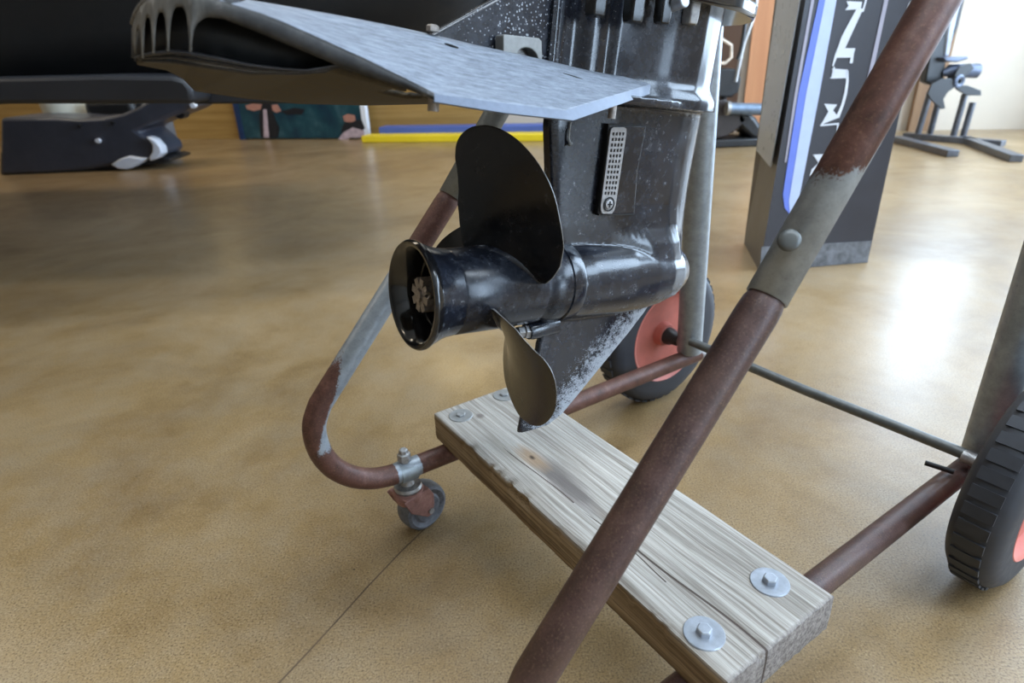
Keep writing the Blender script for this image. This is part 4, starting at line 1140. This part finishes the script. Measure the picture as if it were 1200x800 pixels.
obj('carry_strap', sweep(BM(), [dp(834, 46, 0), dp(846, 46, 0), dp(857, 53, 0), dp(857, 67, 0), dp(850, 74, 0), dp(834, 74, 0)], .009, 10), plain('cream_strap', (.6, .5, .4), .6), mo1, label='cream angular strap')
obj('cable', sweep(BM(), spline([dp(888, -10), dp(882, 22), dp(872, 50), dp(866, 76), dp(862, 96)], 4), .011, 8), M['steel_dull'], mo1)
obj('cable', sweep(BM(), spline([dp(876, -10), dp(874, 20), dp(869, 55), dp(864, 70)], 4), .012, 8), M['blackp'], mo1)
dprism('foot_plate', [(866, 166), (890, 162), (892, 168), (880, 172), (866, 171)], .15, M['steel'], bev=.004)
bm = BM(); box(bm, -.22, .18, -.02, .22, 0, .05); obj('floor_skid', bm, M['blackp'], mo1, bevel=.01)
obj('support_leg', sweep(BM(), [Vector((-.12, .1, .02)), dp(850, 100, .08)], .02, 10), M['blackp'], mo1)

# right-hand motor on a stand
b1 = flo(1100, 165)
mo2 = root('display_stand_motor', Matrix.Translation(b1), 'black outboard motor with small propeller hung on a steel stand at the far right', 'boat motor')
Y1b = b1.y
def ep(u, v, dy=0): return yplane(u, v, Y1b + dy) - b1
def eprism(name, px, d, mat, par=mo2, dy=0, bev=.008, lab=None):
    bm = BM(); prism(bm, [ep(u, v, dy) for u, v in px], Vector((0, d, 0))); return obj(name, bm, mat, par, bevel=bev, label=lab)
bg = plain('blue_grey_paint', (.09, .11, .16), .3, .2)
eprism('motor_leg', [(1108, -20), (1135, -20), (1124, 30), (1110, 62), (1106, 95), (1092, 100), (1084, 96), (1092, 50)], .06, M['blackp'])
eprism('pale_leg_edge', [(1122, -20), (1131, -20), (1119, 32), (1112, 66), (1107, 66), (1111, 34)], .03, plain('pale_edge', (.35, .38, .45), .4), dy=-.01)
eprism('cavitation_plate', [(1106, 67), (1135, 66), (1135, 69), (1122, 73), (1108, 72)], .12, bg, dy=-.05)
obj('gearcase', sweep(BM(), [ep(1104, 86, 0), ep(1112, 83, 0), ep(1145, 83, 0)], [.015, .035, .04], 20), bg, mo2)
pr2 = obj('propeller', revolve(BM(), [(-.02, .012), (-.02, .033), (.04, .036), (.06, 0)], 28, ep(1121, 95, -.05), Vector((-.25, 1, 0))), M['blackp'], mo2)
obj('hub_ring', revolve(BM(), [(-.022, .018), (-.026, .026), (-.022, .036), (-.012, .036)], 28, ep(1121, 95, -.05), Vector((-.25, 1, 0))), bg, pr2)
for px in ([(1116, 92), (1104, 92), (1092, 98), (1087, 110), (1092, 118), (1103, 128), (1108, 127), (1106, 116), (1111, 108), (1120, 102)],
           [(1122, 100), (1134, 100), (1150, 106), (1150, 112), (1133, 112), (1120, 104)], [(1118, 90), (1124, 78), (1138, 74), (1142, 80), (1130, 92)]):
    bm = BM(); prism(bm, [ep(u, v, -.07) for u, v in px], Vector((0, .012, 0))); obj('blade', bm, M['blackp'], pr2, bevel=.003)
stl = plain('stand_steel', (.10, .105, .12), .35, .4)
for (a_, b_) in [((1090, 108, .1), (1074, 162, .1)), ((1100, 118, .15), (1088, 163, .15)), ((1131, 110, 0), (1116, 163, 0)), ((1140, 120, 0), (1127, 165, 0))]:
    obj('stand_leg', sweep(BM(), [ep(*a_), ep(*b_)], .018, 10), stl, mo2)
def fbar(pts, w_, h_, nm='base_bar'):
    p, q = [flo(u, v) - b1 for u, v in pts]; d = (q - p).normalized(); n = Vector((-d.y, d.x, 0)) * w_
    bm = BM(); prism(bm, [p - n, q - n, q + n, p + n], ZU * h_); obj(nm, bm, stl, mo2, bevel=.003)
fbar([(1050, 166), (1116, 184)], .03, .035); fbar([(1060, 162), (1175, 172)], .03, .035); fbar([(1128, 166), (1190, 190)], .03, .035)
MT = 'lamp_warm'
lt = NT('lamp_glow'); lt.b.inputs['Emission Color'].default_value = (1, .72, .25, 1); lt.b.inputs['Emission Strength'].default_value = 9
def lamp(s, z, w_, h_, label, cat='lamp'):
    c_ = wall_at(s, z, .04)
    r_ = root('wall_lamp', Matrix.Translation(c_), label, cat)
    bm = BM(); prism(bm, [wall_at(s - w_, z - h_, .02) - c_, wall_at(s + w_, z - h_, .02) - c_, wall_at(s + w_, z - h_, .04) - c_, wall_at(s - w_, z - h_, .04) - c_], ZU * 2 * h_); obj('lamp_panel', bm, lt.m, r_, smooth=False)
    bm = BM(); prism(bm, [wall_at(s - w_ * 1.1, z - h_ * 1.1, .0) - c_, wall_at(s + w_ * 1.1, z - h_ * 1.1, .0) - c_, wall_at(s + w_ * 1.1, z - h_ * 1.1, .018) - c_, wall_at(s - w_ * 1.1, z - h_ * 1.1, .018) - c_], ZU * 2.2 * h_); obj('lamp_back', bm, M['steel_dull'], r_, smooth=False)
lamp(2.55, 2.25, .28, .12, 'warm wall lamp high on the back wall, mirrored in the floor beside the board')
lamp(.35, 1.15, .05, .025, 'small warm wall lamp mirrored as a yellow patch on the left floor')
